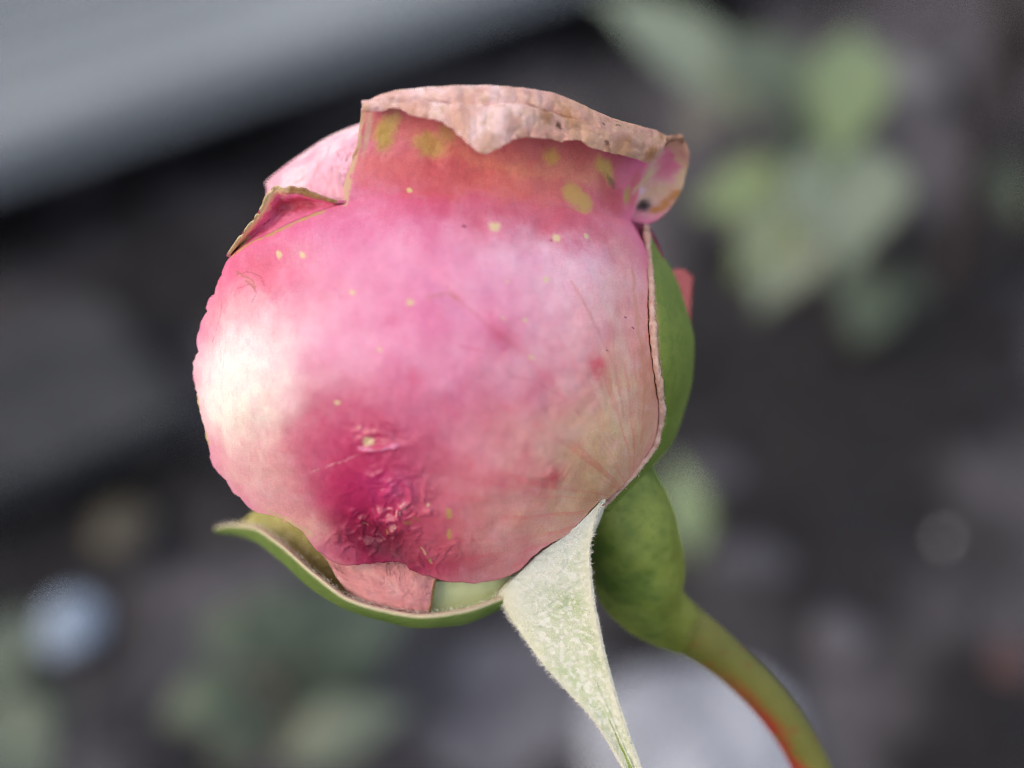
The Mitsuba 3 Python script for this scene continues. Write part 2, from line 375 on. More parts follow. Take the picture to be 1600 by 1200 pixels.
# crinkled margin: irregular scallops on the left edge, ragged bottom edge
VAL = np.array([(405, 802), (375, 776), (354, 751), (326, 692), (308, 614), (309, 550), (313, 513), (323, 487), (336, 460), (347, 430), (362, 398)], float)
AMP = [4, 4, 8, 3, 9, 5, 4, 5, 3, 3]
lf = []
for (p0, p1, am) in zip(VAL[:-1], VAL[1:], AMP):
    tq_ = np.linspace(0, 1, 12, endpoint=False)[:, None]
    d_ = (p1 - p0) / np.linalg.norm(p1 - p0)
    lf.append(p0 + (p1 - p0) * tq_ + am * np.sin(np.pi * tq_) ** 0.75 * np.array([d_[1], -d_[0]]))
lf = curve(np.vstack(lf + [VAL[-1:]]), NT)
lf[:, 0] += 5.5 * (meshkit.fbm(np.stack([np.linspace(0, 44, NT), np.zeros(NT), np.zeros(NT)], -1), 2, 13) - 0.5) * np.sin(np.pi * tt) ** 0.5
bot[:, 1] += 5 * (meshkit.fbm(np.stack([ss * 40, ss * 0, ss * 0], -1), 3, 2) - 0.5) * np.sin(np.pi * ss)
S_, T_ = np.meshgrid(ss, tt)
Q = ((1 - T_)[..., None] * bot[None] + T_[..., None] * top[None] + (1 - S_)[..., None] * lf[:, None] + S_[..., None] * rt[:, None]
     - ((1 - S_) * (1 - T_))[..., None] * bot[0] - (S_ * (1 - T_))[..., None] * bot[-1] - ((1 - S_) * T_)[..., None] * top[0] - (S_ * T_)[..., None] * top[-1])
import scipy.sparse as sps, scipy.sparse.linalg as spl
def relax(Q, step=4):                              # harmonic map inside the fixed outline: no folded corners
    n, m = Q.shape[:2]
    lap = lambda k: sps.diags([1, -2, 1], [-1, 0, 1], shape=(k, k))
    n0, m0 = n - 2, m - 2
    A = sps.kron(lap(n0), sps.eye(m0)) + sps.kron(sps.eye(n0), lap(m0) * ((m / n) ** 2))
    w = (m / n) ** 2
    out = Q.copy()
    rhs = np.zeros((n0, m0, 2))
    rhs[0] -= Q[0, 1:-1]; rhs[-1] -= Q[-1, 1:-1]; rhs[:, 0] -= w * Q[1:-1, 0]; rhs[:, -1] -= w * Q[1:-1, -1]
    lu = spl.splu(A.tocsc())
    for k in range(2):
        out[1:-1, 1:-1, k] = lu.solve(rhs[..., k].ravel()).reshape(n0, m0)
    return out
Q = relax(Q)
bz = zb(Q[..., 0], Q[..., 1])
uvb = body_uv(Q[..., 0], Q[..., 1])

def gau(q, x, y, rx, ry, ang=0.0):
    c, s_ = math.cos(math.radians(ang)), math.sin(math.radians(ang))
    dx, dy = q[..., 0] - x, q[..., 1] - y
    return np.exp(-((dx * c + dy * s_) / rx) ** 2 - ((-dx * s_ + dy * c) / ry) ** 2)

# relief of the body (mm along the outward normal)
u3 = np.concatenate([uvb, np.zeros_like(uvb[..., :1])], -1)
disp = 0.9 * (meshkit.fbm(u3 * 0.12 + 5, 2, 1) - 0.5) + 0.22 * (meshkit.fbm(u3 * 0.55 + 9, 2, 4) - 0.5)
wr = meshkit.fbm(u3 * [3.2, 1.1, 1] + 3 * meshkit.fbm(u3 * 0.5, 2, 9)[..., None], 3, 6)
disp += 0.025 * (wr - 0.5)
crk = np.clip(gau(Q, 600, 790, 56, 46) * 1.1 + gau(Q, 640, 850, 66, 42) + 0.7 * gau(Q, 560, 845, 50, 26) + 0.8 * gau(Q, 585, 688, 46, 22) + 0.4 * gau(Q, 862, 745, 24, 22), 0, 1)
warp = meshkit.fbm(u3 * 0.5 + 40, 2, 12)[..., None] * 2.0
rid = 1 - np.abs(2 * meshkit.noise(u3 * [0.75, 0.62, 1] + warp, 15) - 1) * 1.7
rid2 = 1 - np.abs(2 * meshkit.noise(u3 * 1.5 + warp * 1.5 + 7, 18) - 1) * 1.7
puck = meshkit.fbm(u3 * 0.45 + 70, 2, 19)
rid = np.clip((rid - 0.25) / 0.75, 0, 1) * np.clip((puck - 0.22) * 5, 0, 1)
rid2 = np.clip((rid2 - 0.2) / 0.8, 0, 1)
disp += crk * (0.42 * rid ** 1.3 + 0.19 * rid2 ** 1.3 * np.clip((puck - 0.1) * 3, 0, 1) - 0.2)
disp += 0.35 * np.exp(-((Q[..., 1] - 704 + 0.12 * (Q[..., 0] - 590)) / 5) ** 2) * np.exp(-((Q[..., 0] - 592) / 34) ** 4)
disp -= 0.9 * gau(Q, 560, 840, 110, 55, 25) + 0.35 * gau(Q, 690, 760, 60, 140, 10)
disp += 0.5 * gau(Q, 360, 610, 55, 90) - 0.5 * gau(Q, 405, 420, 60, 22, -12) + 0.35 * gau(Q, 450, 385, 70, 22, -25)
disp -= 0.45 * gau(Q, 700, 455, 14, 70, -50) * 0.6
edge_in = np.minimum(1, (1 - S_) * 40) * np.minimum(1, S_ * 40)
disp *= np.minimum(1, (1 - T_) * 30) * 0.85 + 0.15
body = P(Q[..., 0], Q[..., 1], bz)
nrm = body - np.array([*P(CX, CY, 0)[:2], 0.0])
nrm /= np.linalg.norm(nrm, axis=-1, keepdims=True)
body = body + nrm * (disp * np.minimum(1, np.minimum(S_, 1 - S_) * 14 + 0.15))[..., None]

# flared rim: columns from its left corner to its hooked right end
cols = [
    [(540, 318), (537, 290), (546, 262), (557, 226), (562, 192), (566, 166), (567, 164), (570, 168), (572, 174)],
    [(590, 304), (584, 275), (588, 243), (594, 205), (598, 172), (602, 153), (606, 154), (611, 160), (616, 170)],
    [(640, 302), (638, 275), (640, 240), (644, 195), (648, 163), (650, 144), (654, 147), (660, 160), (668, 184)],
    [(690, 303), (690, 275), (692, 240), (694, 195), (696, 162), (698, 140), (702, 145), (708, 170), (716, 206)],
    [(750, 306), (750, 278), (750, 245), (752, 200), (753, 162), (754, 139), (755, 146), (755, 185), (755, 241)],
    [(800, 312), (802, 284), (803, 250), (806, 200), (808, 165), (810, 143), (811, 150), (811, 180), (808, 220)],
    [(840, 318), (843, 290), (846, 255), (850, 205), (854, 172), (856, 150), (857, 158), (856, 185), (852, 215)],
    [(920, 332), (926, 304), (932, 272), (940, 232), (946, 208), (951, 187), (953, 193), (952, 212), (946, 236)],
    [(980, 344), (990, 320), (1000, 294), (1015, 260), (1024, 236), (1031, 213), (1032, 219), (1028, 234), (1012, 252)],
    [(1005, 349), (1018, 332), (1030, 312), (1045, 284), (1052, 258), (1058, 231), (1060, 216), (1050, 214), (1036, 222)],
    [(1012, 350), (1034, 338), (1052, 318), (1066, 294), (1072, 272), (1075, 252), (1075, 240), (1070, 224), (1058, 215)],
]
zoff = np.array([0, -0.5, -0.75, -0.35, 0.2, 0.9, 1.6, 2.3, 2.3])
zo = np.array([zoff * w for w in (0.55, 0.8, 1, 1.1, 1.2, 1.1, 1, 1, 0.9, 0.7, 0.4)])
cols = np.array(cols, float)
# chord positions of the columns along TB
ref = curve(TB, NS - SN)
cf_ = np.array([np.argmin(np.hypot(ref[:, 0] - c[0][0], ref[:, 1] - c[0][1])) for c in cols]) / (NS - SN - 1)
cf_[0], cf_[-1] = 0, 1
NR = 190
sb = np.linspace(0, 1, NS - SN)
colz = zb(cols[:, 0, 0], cols[:, 0, 1])[:, None] + zo
C3 = np.concatenate([cols, colz[..., None]], -1)                     # (ncol, 9, 3)
rows = PchipInterpolator(cf_, C3, axis=0)(sb)                          # (nsb, 9, 3)
rp = np.array([0, 0.14, 0.29, 0.48, 0.62, 0.72, 0.76, 0.87, 1.0])
FL = PchipInterpolator(rp, rows, axis=1)(np.linspace(0, 1, NR))        # (nsb, NR, 3)
FL = FL.transpose(1, 0, 2)
tq = np.linspace(0, 1, NR)[:, None]
flare = P(FL[..., 0], FL[..., 1], FL[..., 2])
fl3 = np.stack(np.broadcast_arrays(sb[None] * 24, tq * 11, 0.0), -1)
bw = np.minimum(1, tq * 8)
lump_ = 0.8 * (meshkit.fbm(fl3 * [0.35, 0.3, 1] + 2, 2, 21) - 0.5) + 0.3 * (meshkit.fbm(fl3 * 1.0 + 8, 3, 22) - 0.5)
onroll = np.clip((tq - 0.66) / 0.08, 0, 1)
lump_ = lump_ * (0.5 + 0.9 * onroll) + onroll * (0.03 + 0.2 * sb[None] ** 2) * (1 - np.abs(2 * meshkit.fbm(fl3 * [1.5, 0.5, 1] + 71, 2, 27) - 1) * 1.8) + onroll * 0.22 * (1 - np.abs(2 * meshkit.fbm(fl3 * [0.5, 0.6, 1] + 31, 2, 23) - 1) * 1.6) - 0.55 * np.exp(-((tq - 0.835 - 0.02 * np.sin(sb[None] * 9)) / 0.022) ** 2) * np.exp(-((sb[None] - 0.42) / 0.3) ** 4)
flare[..., 2] += bw * lump_
flare[..., 1] += bw * onroll * (0.2 + 0.3 * tq ** 6) * (meshkit.fbm(fl3 * 0.8 + 60, 3, 24) - 0.5)
flare[0] = body[-1, SN:]
bl = np.clip(1 - tq * 6, 0, 1)[..., None]
flare = flare + bl * (flare[0] - P(FL[0, :, 0], FL[0, :, 1], FL[0, :, 2]))[None] * np.minimum(1, tq[..., None] * 1e6)
arc = np.concatenate([np.zeros((1, NS - SN)), np.cumsum(np.linalg.norm(np.diff(flare, axis=0), axis=-1), axis=0)])
uvf = np.stack([uvb[-1, SN:, 0] + (flare[..., 0] - flare[0, :, 0]) * 0.6, uvb[-1, SN:, 1] + arc], -1)

# folded flap on the left
MA = [(356, 402), (384, 362), (409, 329), (432, 293), (465, 296), (495, 307), (520, 316), (540, 318)]
MA = curve(MA, SN + 1)
MA[0], NF = top[0], 70
q = np.linspace(0, 1, NF)[:, None]
FQ = top[None, :SN + 1] * (1 - q[..., None]) + MA[None] * q[..., None]
fz = bz[-1, :SN + 1][None] + (-1.5 * np.sin(np.pi * np.clip(q * 1.15, 0, 1)) + 0.9 * q ** 3) * np.sin(np.pi * np.linspace(0, 1, SN + 1))[None] ** 0.7
flap = P(FQ[..., 0], FQ[..., 1], fz)
f3 = np.stack(np.broadcast_arrays(np.linspace(0, 9, SN + 1)[None], q * 4, 0.0), -1)
flap[..., 2] += 0.7 * (meshkit.fbm(f3 * 1.3, 3, 33) - 0.5) * np.minimum(1, q * 5) * np.sin(np.pi * np.linspace(0, 1, SN + 1))[None]
flap[..., 1] += 0.25 * (meshkit.fbm(f3 * 1.9 + 20, 2, 34) - 0.5) * q * np.sin(np.pi * np.linspace(0, 1, SN + 1))[None]
flap = flap + (body[-1, :SN + 1] - flap[0])[None] * np.clip(1 - q * 3, 0, 1)[..., None]
flap[:, -1] = body[-1, SN]
arc = np.concatenate([np.zeros((1, SN + 1)), np.cumsum(np.linalg.norm(np.diff(flap, axis=0), axis=-1), axis=0)])
uva = np.stack([uvb[-1, :SN + 1, 0] * np.ones_like(q), uvb[-1, :SN + 1, 1] + arc], -1)
uva[..., 0] -= 40                                  # the flap has its own island

nb = NT * NS
idb = np.arange(nb).reshape(NT, NS)
idf = np.vstack([idb[-1:, SN:], nb + np.arange((NR - 1) * (NS - SN)).reshape(NR - 1, NS - SN)])
na = nb + (NR - 1) * (NS - SN)
ida = na + np.arange(NF * (SN + 1)).reshape(NF, SN + 1)
V = np.vstack([body.reshape(-1, 3), flare[1:].reshape(-1, 3), flap.reshape(-1, 3)])
UV = np.vstack([uvb.reshape(-1, 2), uvf[1:].reshape(-1, 2), uva.reshape(-1, 2)])
F = np.vstack([grid_faces(0, 0, idb), grid_faces(0, 0, idf), grid_faces(0, 0, ida)])
sv, sf, suv = solid(V, F, UV, 0.22)
flare_tree = cKDTree(np.concatenate([FL[5:130].reshape(-1, 3)[:, :2]]))
flare_uv = uvf[5:130].reshape(-1, 2)
roll_tree = cKDTree(FL[136:].reshape(-1, 3)[:, :2]); roll_uv = uvf[136:].reshape(-1, 2)
flap_tree = cKDTree(FQ.reshape(-1, 2)); flap_uv = uva.reshape(-1, 2)

def where(part, x, y):
    if part == 'b':
        return body_uv(x, y)
    t_, u_ = {'f': (flare_tree, flare_uv), 'r': (roll_tree, roll_uv), 'a': (flap_tree, flap_uv)}[part]
    return u_[t_.query([x, y])[1]]

# pigment of the front petal: (part, x, y, radius across, radius along, tilt, colour, strength) softly blended patches ...
K = 0.98
patches = [
    ('b', 600, 450, 300, 200, 0, (224, 134, 178), 0.9),
    ('b', 720, 390, 150, 60, 8, (236, 160, 194), 0.8),
    ('b', 870, 405, 100, 60, 25, (242, 198, 220), 0.95),
    ('b', 930, 480, 64, 80, 60, (240, 196, 212), 0.9),
    ('b', 640, 326, 170, 30, 2, (208, 84, 120), 0.9),
    ('b', 880, 345, 150, 30, 8, (206, 92, 116), 0.9),
    ('b', 560, 380, 100, 60, -10, (230, 140, 185), 0.7),
    ('b', 480, 400, 90, 45, -25, (226, 130, 172), 0.7),
    ('b', 400, 450, 75, 55, -60, (224, 92, 124), 0.9),
    ('b', 345, 480, 30, 70, -15, (232, 92, 130), 0.8),
    ('b', 450, 500, 110, 50, -20, (238, 158, 184), 0.6),
    ('b', 400, 585, 95, 80, 20, (255, 250, 246), 1.0),
    ('b', 372, 640, 74, 70, 0, (255, 252, 240), 1.0),
    ('b', 420, 690, 45, 70, 15, (242, 208, 198), 0.9),
    ('b', 760, 902, 110, 26, -5, (206, 132, 128), 0.8),
    ('b', 375, 730, 60, 40, 40, (240, 190, 188), 0.8),
    ('b', 440, 770, 60, 50, 40, (238, 184, 178), 0.8),
    ('b', 560, 560, 120, 60, 0, (240, 166, 202), 0.7),
    ('b', 720, 540, 120, 90, 0, (234, 146, 188), 0.6),
    ('b', 535, 700, 104, 92, 20, (206, 80, 124), 0.85, 1.5),
    ('b', 590, 700, 80, 50, 15, (196, 58, 114), 0.6),
    ('b', 570, 800, 118, 120, 25, (194, 52, 102), 0.97, 1.5),
    ('b', 690, 850, 90, 60, 0, (196, 62, 100), 0.85, 1.5),
    ('b', 610, 830, 108, 90, 20, (184, 34, 96), 0.97, 1.5),
    ('b', 640, 870, 110, 42, 8, (170, 26, 88), 0.95, 1.5),
    ('b', 590, 855, 76, 30, 10, (138, 14, 62), 0.95),
    ('b', 610, 876, 66, 18, 5, (100, 8, 42), 0.9),
    ('b', 610, 765, 40, 30, 0, (206, 60, 136), 0.6),
    ('b', 522, 888, 34, 12, 25, (222, 142, 150), 0.7),
    ('b', 470, 825, 40, 22, 35, (232, 176, 168), 0.9),
    ('b', 690, 830, 50, 80, 20, (206, 80, 112), 0.7),
    ('b', 730, 740, 90, 90, 0, (216, 120, 150), 0.7),
    ('b', 800, 640, 90, 60, 30, (216, 122, 150), 0.6),
    ('b', 780, 830, 80, 75, 0, (220, 150, 146), 0.85),
    ('b', 880, 790, 80, 50, -40, (226, 182, 150), 0.95),
    ('b', 870, 690, 90, 70, 0, (224, 160, 158), 0.85),
    ('b', 880, 560, 80, 70, 0, (234, 172, 188), 0.75),
    ('b', 975, 620, 52, 130, 8, (232, 190, 152), 0.95),
    ('b', 985, 480, 30, 110, 2, (226, 166, 158), 0.8),
    ('b', 945, 700, 64, 64, 0, (226, 184, 142), 0.95),
    ('b', 1005, 690, 30, 70, 25, (206, 166, 128), 0.9),
    ('b', 940, 770, 50, 40, -40, (196, 160, 118), 0.9),
    ('b', 1025, 560, 22, 130, 5, (206, 152, 122), 0.9),
    ('b', 960, 640, 25, 60, 10, (230, 196, 160), 0.7),
    ('b', 785, 535, 26, 22, 0, (200, 70, 122), 0.7),
    ('b', 645, 590, 20, 18, 0, (214, 84, 132), 0.6),
    ('b', 930, 572, 15, 15, 0, (212, 76, 104), 0.8),
    ('b', 850, 600, 55, 12, -38, (206, 90, 126), 0.5),
    ('b', 862, 745, 16, 14, 0, (206, 66, 86), 0.7),
    ('b', 610, 500, 14, 12, 0, (214, 92, 140), 0.5),
    ('f', 760, 270, 260, 40, 4, (218, 118, 112), 0.95),
    ('f', 650, 270, 90, 40, 0, (206, 98, 110), 0.8),
    ('f', 800, 245, 130, 22, 5, (228, 146, 120), 0.9),
    ('f', 920, 262, 70, 24, 10, (228, 152, 122), 0.85),
    ('f', 960, 310, 50, 30, 20, (196, 84, 96), 0.8),
    ('f', 760, 195, 260, 40, 4, (208, 112, 108), 0.95),
    ('f', 600, 208, 18, 22, 0, (194, 166, 86), 0.95),
    ('f', 612, 190, 12, 16, 0, (206, 178, 110), 0.8),
    ('f', 670, 225, 28, 15, 20, (196, 158, 88), 0.9),
    ('f', 700, 208, 18, 12, 20, (196, 166, 96), 0.7),
    ('f', 860, 242, 18, 12, 0, (220, 172, 98), 0.9),
    ('f', 946, 265, 26, 14, 5, (214, 182, 108), 0.95),
    ('f', 1030, 285, 44, 60, 0, (212, 180, 164), 0.95),
    ('f', 990, 300, 26, 30, 10, (200, 110, 112), 0.7),
    ('f', 1012, 276, 14, 12, 0, (206, 196, 150), 0.7),
    ('f', 1050, 255, 12, 30, 10, (210, 116, 146), 0.9),
    ('f', 1040, 300, 20, 16, 0, (210, 176, 148), 0.8),
    ('f', 575, 200, 7, 40, 8, (206, 172, 150), 0.8),
    ('f', 980, 308, 12, 14, 0, (178, 160, 84), 0.85),
    ('f', 1004, 320, 9, 12, 0, (28, 30, 34), 1.0),
    ('f', 956, 283, 16, 6, 5, (96, 84, 72), 0.6),
    ('a', 460, 318, 40, 22, 0, (178, 70, 92), 1.0),
]
# ... and strokes (part, points, half width, colour, strength): veins, margins, scratches, dots
tan, pale = (196, 168, 128), (226, 208, 166)
strokes = [
    ('b', [(307, 622), (313, 655), (325, 690)], 12, (206, 180, 132), 0.9),
    ('b', [(700, 448), (760, 505), (815, 550)], 3.2, (196, 104, 126), 0.4),
    ('b', [(668, 464), (700, 456), (716, 462)], 4, (198, 120, 116), 0.6),
    ('b', [(895, 440), (925, 500), (960, 575), (975, 650)], 3.5, (214, 140, 140), 0.5),
    ('b', [(990, 420), (998, 520), (1008, 600), (1000, 690)], 5, (206, 140, 112), 0.5),
    ('b', [(480, 742), (525, 728), (560, 712)], 1.6, (226, 160, 176), 0.6),
    ('b', [(560, 703), (590, 706), (620, 698)], 2.5, (232, 150, 200), 0.6),
    ('b', [(658, 872), (664, 880)], 2.2, (196, 170, 130), 0.6),
    ('b', [(368, 432), (384, 424), (402, 430), (414, 446)], 1.8, (186, 84, 104), 0.5), ('b', [(376, 452), (392, 444), (404, 458), (398, 474)], 1.8, (180, 84, 100), 0.5),
    ('b', [(350, 470), (346, 500), (330, 540)], 2, (196, 96, 116), 0.4), ('b', [(520, 448), (530, 462), (526, 474)], 2, (200, 90, 150), 0.4),
    ('b', [(720, 540), (745, 546), (758, 552)], 2.2, (206, 80, 132), 0.45), ('b', [(800, 590), (840, 596), (880, 622)], 2.5, (200, 96, 124), 0.35),
    ('b', [(672, 886), (674, 894)], 3, (180, 160, 110), 0.6),
    ('b', [(600, 849), (606, 850)], 2.5, (150, 130, 70), 0.6),
    ('b', [(645, 822), (652, 826)], 3, (150, 110, 70), 0.7),
    ('b', [(560, 834), (566, 838)], 2, (176, 150, 110), 0.6),
    ('b', [(702, 805), (703, 815)], 5, (190, 166, 96), 0.8), ('b', [(703, 838), (704, 850)], 4, (190, 160, 96), 0.8),
    ('b', [(630, 828), (640, 832)], 4, (176, 110, 80), 0.7),
    ('b', [(370, 425), (395, 440), (400, 452), (385, 440)], 3, (170, 110, 90), 0.5),
    ('b', [(420, 800), (450, 818), (480, 840)], 5, (206, 196, 140), 0.5),
    ('b', [(362, 400), (387, 383), (420, 368), (455, 350), (480, 340), (507, 329)], 3.5, (192, 160, 104), 0.85),
    ('a', [(432, 294), (465, 297), (495, 308), (520, 316)], 9, (150, 120, 70), 0.95),
    ('a', [(366, 390), (386, 361), (410, 329), (432, 296)], 19, (214, 192, 150), 1.0),
    ('f', [(892, 300), (914, 320)], 19, (208, 170, 104), 0.95),
    ('f', [(540, 315), (540, 290), (547, 262), (558, 226), (563, 190), (567, 168)], 9, (212, 176, 146), 0.95),
    ('f', [(1000, 298), (1003, 300)], 6, (214, 190, 214), 0.9),
    ('f', [(1022, 330), (1040, 318), (1062, 298)], 5, (180, 124, 62), 0.9),
    ('f', [(1062, 290), (1073, 262), (1074, 240)], 6, (212, 186, 150), 0.9),
    ('f', [(990, 300), (1020, 270)], 6, (200, 190, 150), 0.6),
    ('f', [(640, 299), (641, 300)], 4, (222, 196, 140), 0.9),
]
for x, y, r in [(773, 352, 9), (871, 370, 7.5), (916, 369, 6.5), (857, 434, 5), (436, 398, 6), (472, 397, 6), (548, 455, 5), (640, 471, 6), (525, 630, 5), (591, 547, 4), (573, 692, 8), (820, 500, 3.5),
                (786, 497, 3), (835, 560, 2.5), (830, 558, 2.5), (560, 668, 2), (668, 798, 2), (795, 438, 2.5)]:
    strokes.append(('b', [(x, y), (x + 1, y + 0.5)], r, pale, 0.9))
for x, y, r in [(725, 352, 3), (979, 494, 2.2), (990, 511, 2), (947, 548, 1.6), (863, 372, 2)]:
    strokes.append(('b', [(x, y), (x + 2, y + 1)], r, (130, 40, 60), 0.85))

PXU = PX * 1.04
def cap(part):
    return 1.0
patch_data = []
for part, x, y, rx, ry, ang, col, w, *hard in patches:
    c = where(part, x, y)
    if part == 'b':                                # radii stretch where the surface turns away
        d = math.hypot(x - CX, y - CY); rho = min(d / RR, 0.98); st = 1 / math.sqrt(1 - rho ** 2) if rho > 0.01 else 1
        ca, sa = (x - CX) / max(d, 1), (CY - y) / max(d, 1)
        th = math.radians(-ang)
        def stretch(ax, ay):
            rad_, tan_ = ax * ca + ay * sa, -ax * sa + ay * ca
            return math.hypot(rad_ * min(st, 2.0), tan_ * 1.1)
        rx, ry = rx * stretch(math.cos(th), math.sin(th)), ry * stretch(-math.sin(th), math.cos(th))
    patch_data.append((float(c[0]), float(c[1]), rx * PXU, ry * PXU, math.radians(-ang), lin(*col, K), w, hard[0] if hard else 1.0 if part == 'b' else 2.0))
stroke_data = []
for part, pts, hw, col, w in strokes:
    uvp = [where(part, *p) for p in pts]
    stroke_data.append(([(float(a[0]), float(a[1]), float(b[0]), float(b[1])) for a, b in zip(uvp[:-1], uvp[1:])], hw * PXU, lin(*col, K), w))
FAN = body_uv(985, 775)                            # the veins of the petal run together here, at its claw
CRK = [(body_uv(590, 790), 4.4, 4.4), (body_uv(640, 855), 4.2, 3.0), (body_uv(590, 692), 2.4, 1.4)]
BRUISE = [([float(t) for t in body_uv(590, 790)], 7.0, 7.0), ([float(t) for t in body_uv(620, 250)], 9.0, 3.0), ([float(t) for t in body_uv(900, 300)], 10.0, 4.0)]

def petal_color(p, n, uv):
    back = uv.x > 50
    u = uv.x - dr.select(back, 100.0, 0.0)
    v = uv.y
    wu = (fbm(u * 0.55, v * 0.55, 1.7, 3) - 0.5) * 2.6
    wv = (fbm(u * 0.55, v * 0.55, 9.2, 3) - 0.5) * 2.6
    fu, fv = (fbm(u * 2.6, v * 2.6, 4.4, 2) - 0.5) * 0.5, (fbm(u * 2.6, v * 2.6, 6.1, 2) - 0.5) * 0.5
    c = mi.Color3f(lin(222, 122, 160, K))
    for u0, v0, rx, ry, a, col, w, k in patch_data:
        s_ = min(1.0, min(rx, ry) / 2.2)
        du, dv = u + wu * s_ + fu - u0, v + wv * s_ + fv - v0
        ca, sa = math.cos(a), math.sin(a)
        e = dr.square((du * ca + dv * sa) / rx) + dr.square((dv * ca - du * sa) / ry)
        e = e if k == 1.0 else dr.square(e) if k == 2.0 else e * dr.sqrt(e)
        c = mix(c, col, w * dr.exp(-e))
    ang = dr.atan2(v - FAN[1], u - FAN[0])
    dist = dr.sqrt(dr.square(u - FAN[0]) + dr.square(v - FAN[1]))
    vein = fbm(ang * 22 + wu * 0.35, dist * 0.12, 2.0, 3)
    vein2 = fbm(u * 7 + wv * 2, v * 1.6 + wu, 5.0, 3)
    mott = fbm(u * 1.1, v * 1.1, 3.0, 4)
    deep = mi.Color3f(lin(190, 66, 106, K))
    cloud = fbm(u * 0.36 + 3 + wu * 0.1, v * 0.36 + wv * 0.1, 12.0, 2)
    streak = fbm(u * 1.0 + wu * 0.5, v * 0.8 + wv * 0.5, 15.0, 3)
    calm = mi.Float(1)
    for (x0, y0), rx, ry in BRUISE:
        calm = calm * (1 - dr.exp(-dr.square(dr.square((u - x0) / rx) + dr.square((v - y0) / ry))))
    c = mix(c, mix(c, lin(250, 208, 230), 0.10), calm * smoothstep(0.45, 0.85, cloud))
    c = mix(c, c * mi.Color3f(0.92, 0.66, 0.80), 0.5 * smoothstep(0.52, 0.15, cloud))
    c = mix(c, mix(c, lin(248, 200, 226), 0.10), calm * smoothstep(0.5, 0.8, streak))
    c = mix(c, c * mi.Color3f(0.94, 0.72, 0.85), 0.3 * smoothstep(0.48, 0.2, streak))
    c = mix(c, deep * c * 2.0, 0.28 * smoothstep(0.45, 0.8, vein) * smoothstep(30.0, 4.0, dist) + 0.13 * smoothstep(0.55, 0.8, vein2))
    c = c * (mi.Color3f(0.95, 0.91, 0.97) + mi.Color3f(0.08, 0.26, 0.20) * mott)
    fine = noise(u * 16, v * 16, 1.0)
    c = c * (0.90 + 0.20 * fine)
    rag = fbm(u * 2.2, v * 2.2, 7.0, 3)
    c = dr.power(dr.clip(c, 0.001, 1), 1.03)
    for segs, hw, col, w in stroke_data:
        d = mi.Float(1e9)
        for a0, b0, a1, b1 in segs:
            ex, ey = a1 - a0, b1 - b0
            h = dr.clip(((u - a0) * ex + (v - b0) * ey) / max(ex * ex + ey * ey, 1e-9), 0, 1)
            d = dr.minimum(d, dr.sqrt(dr.square(u + fu * 0.5 - a0 - h * ex) + dr.square(v + fv * 0.5 - b0 - h * ey)))
        d = d + (rag - 0.5) * ((1.5 if len(segs) > 1 else 0.6) * hw)
        c = mix(c, col, w * (1 - smoothstep(0.35 * hw, 1.2 * hw, d)))
    inner = mix(lin(238, 190, 196), lin(226, 160, 172), fbm(u * 0.4, v * 0.4, 8.0, 3))
    inner = dr.select(u < -20, mix(lin(196, 168, 120), lin(222, 200, 160), rag), inner)
    return dr.select(back, inner, dr.clip(c, 0, 0.93))

def petal_bump(p, n, uv):
    u, v = uv.x, uv.y
    a = fbm(u * 5.5 + 2 * fbm(u * 0.8, v * 0.8, 2.0, 2), v * 2.4, 3.0, 3)
    b = fbm(u * 15, v * 15, 5.0, 2)
    return a * 0.7 + b * 0.35

def petal_rough(p, n, uv):
    g = mi.Float(0)
    for c_, rx, ry in CRK:
        g = dr.maximum(g, dr.exp(-dr.square((uv.x - float(c_[0])) / rx) - dr.square((uv.y - float(c_[1])) / ry)))
    return 0.6 - 0.3 * g

def petal_wet(p, n, uv):
    g = mi.Float(0)
    for c_, rx, ry in CRK:
        g = dr.maximum(g, dr.exp(-dr.square((uv.x - float(c_[0])) / rx) - dr.square((uv.y - float(c_[1])) / ry)))
    return 0.9 * g

scene['petal_surface'] = {'type': 'twosided', 'bsdf': {'type': 'bumpmap', 'arbitrary': mikit.proc(petal_bump, 4e-2), 'scale': 0.036, 'bsdf': {
    'type': 'principled', 'base_color': mikit.proc(petal_color), 'roughness': mikit.proc(petal_rough), 'clearcoat': mikit.proc(petal_wet), 'clearcoat_gloss': 0.85, 'specular': 0.5, 'sheen': 0.25, 'sheen_tint': 0.6, 'flatness': 0.5}}}

# dried, rolled-over edge of the front petal
EDGE0 = 128
roll_marks = [(where('r', x, y), r * PXU, lin(*c), w) for x, y, r, c, w in [
    (872, 198, 7, (70, 48, 36), 0.9), (850, 180, 12, (150, 104, 66), 0.7), (885, 180, 16, (164, 118, 80), 0.6), (945, 225, 7, (104, 64, 60), 0.8), (940, 195, 4, (60, 50, 44), 0.7), (960, 200, 4, (70, 56, 46), 0.7),
    (965, 200, 3, (60, 50, 44), 0.7), (1030, 215, 16, (160, 116, 74), 0.8), (1015, 240, 18, (176, 128, 84), 0.8), (970, 235, 26, (196, 146, 110), 0.6), (760, 225, 20, (186, 150, 128), 0.6), (575, 170, 8, (196, 160, 116), 0.6),
    (900, 160, 5, (190, 120, 100), 0.6)] + [(float(x), float(y) - 2, 4.5, (164, 116, 96), 0.65) for x, y in cols[2:9, 8, :2]] + [(735, 231, 4, (160, 112, 92), 0.6), (772, 236, 4, (160, 112, 92), 0.6)]]
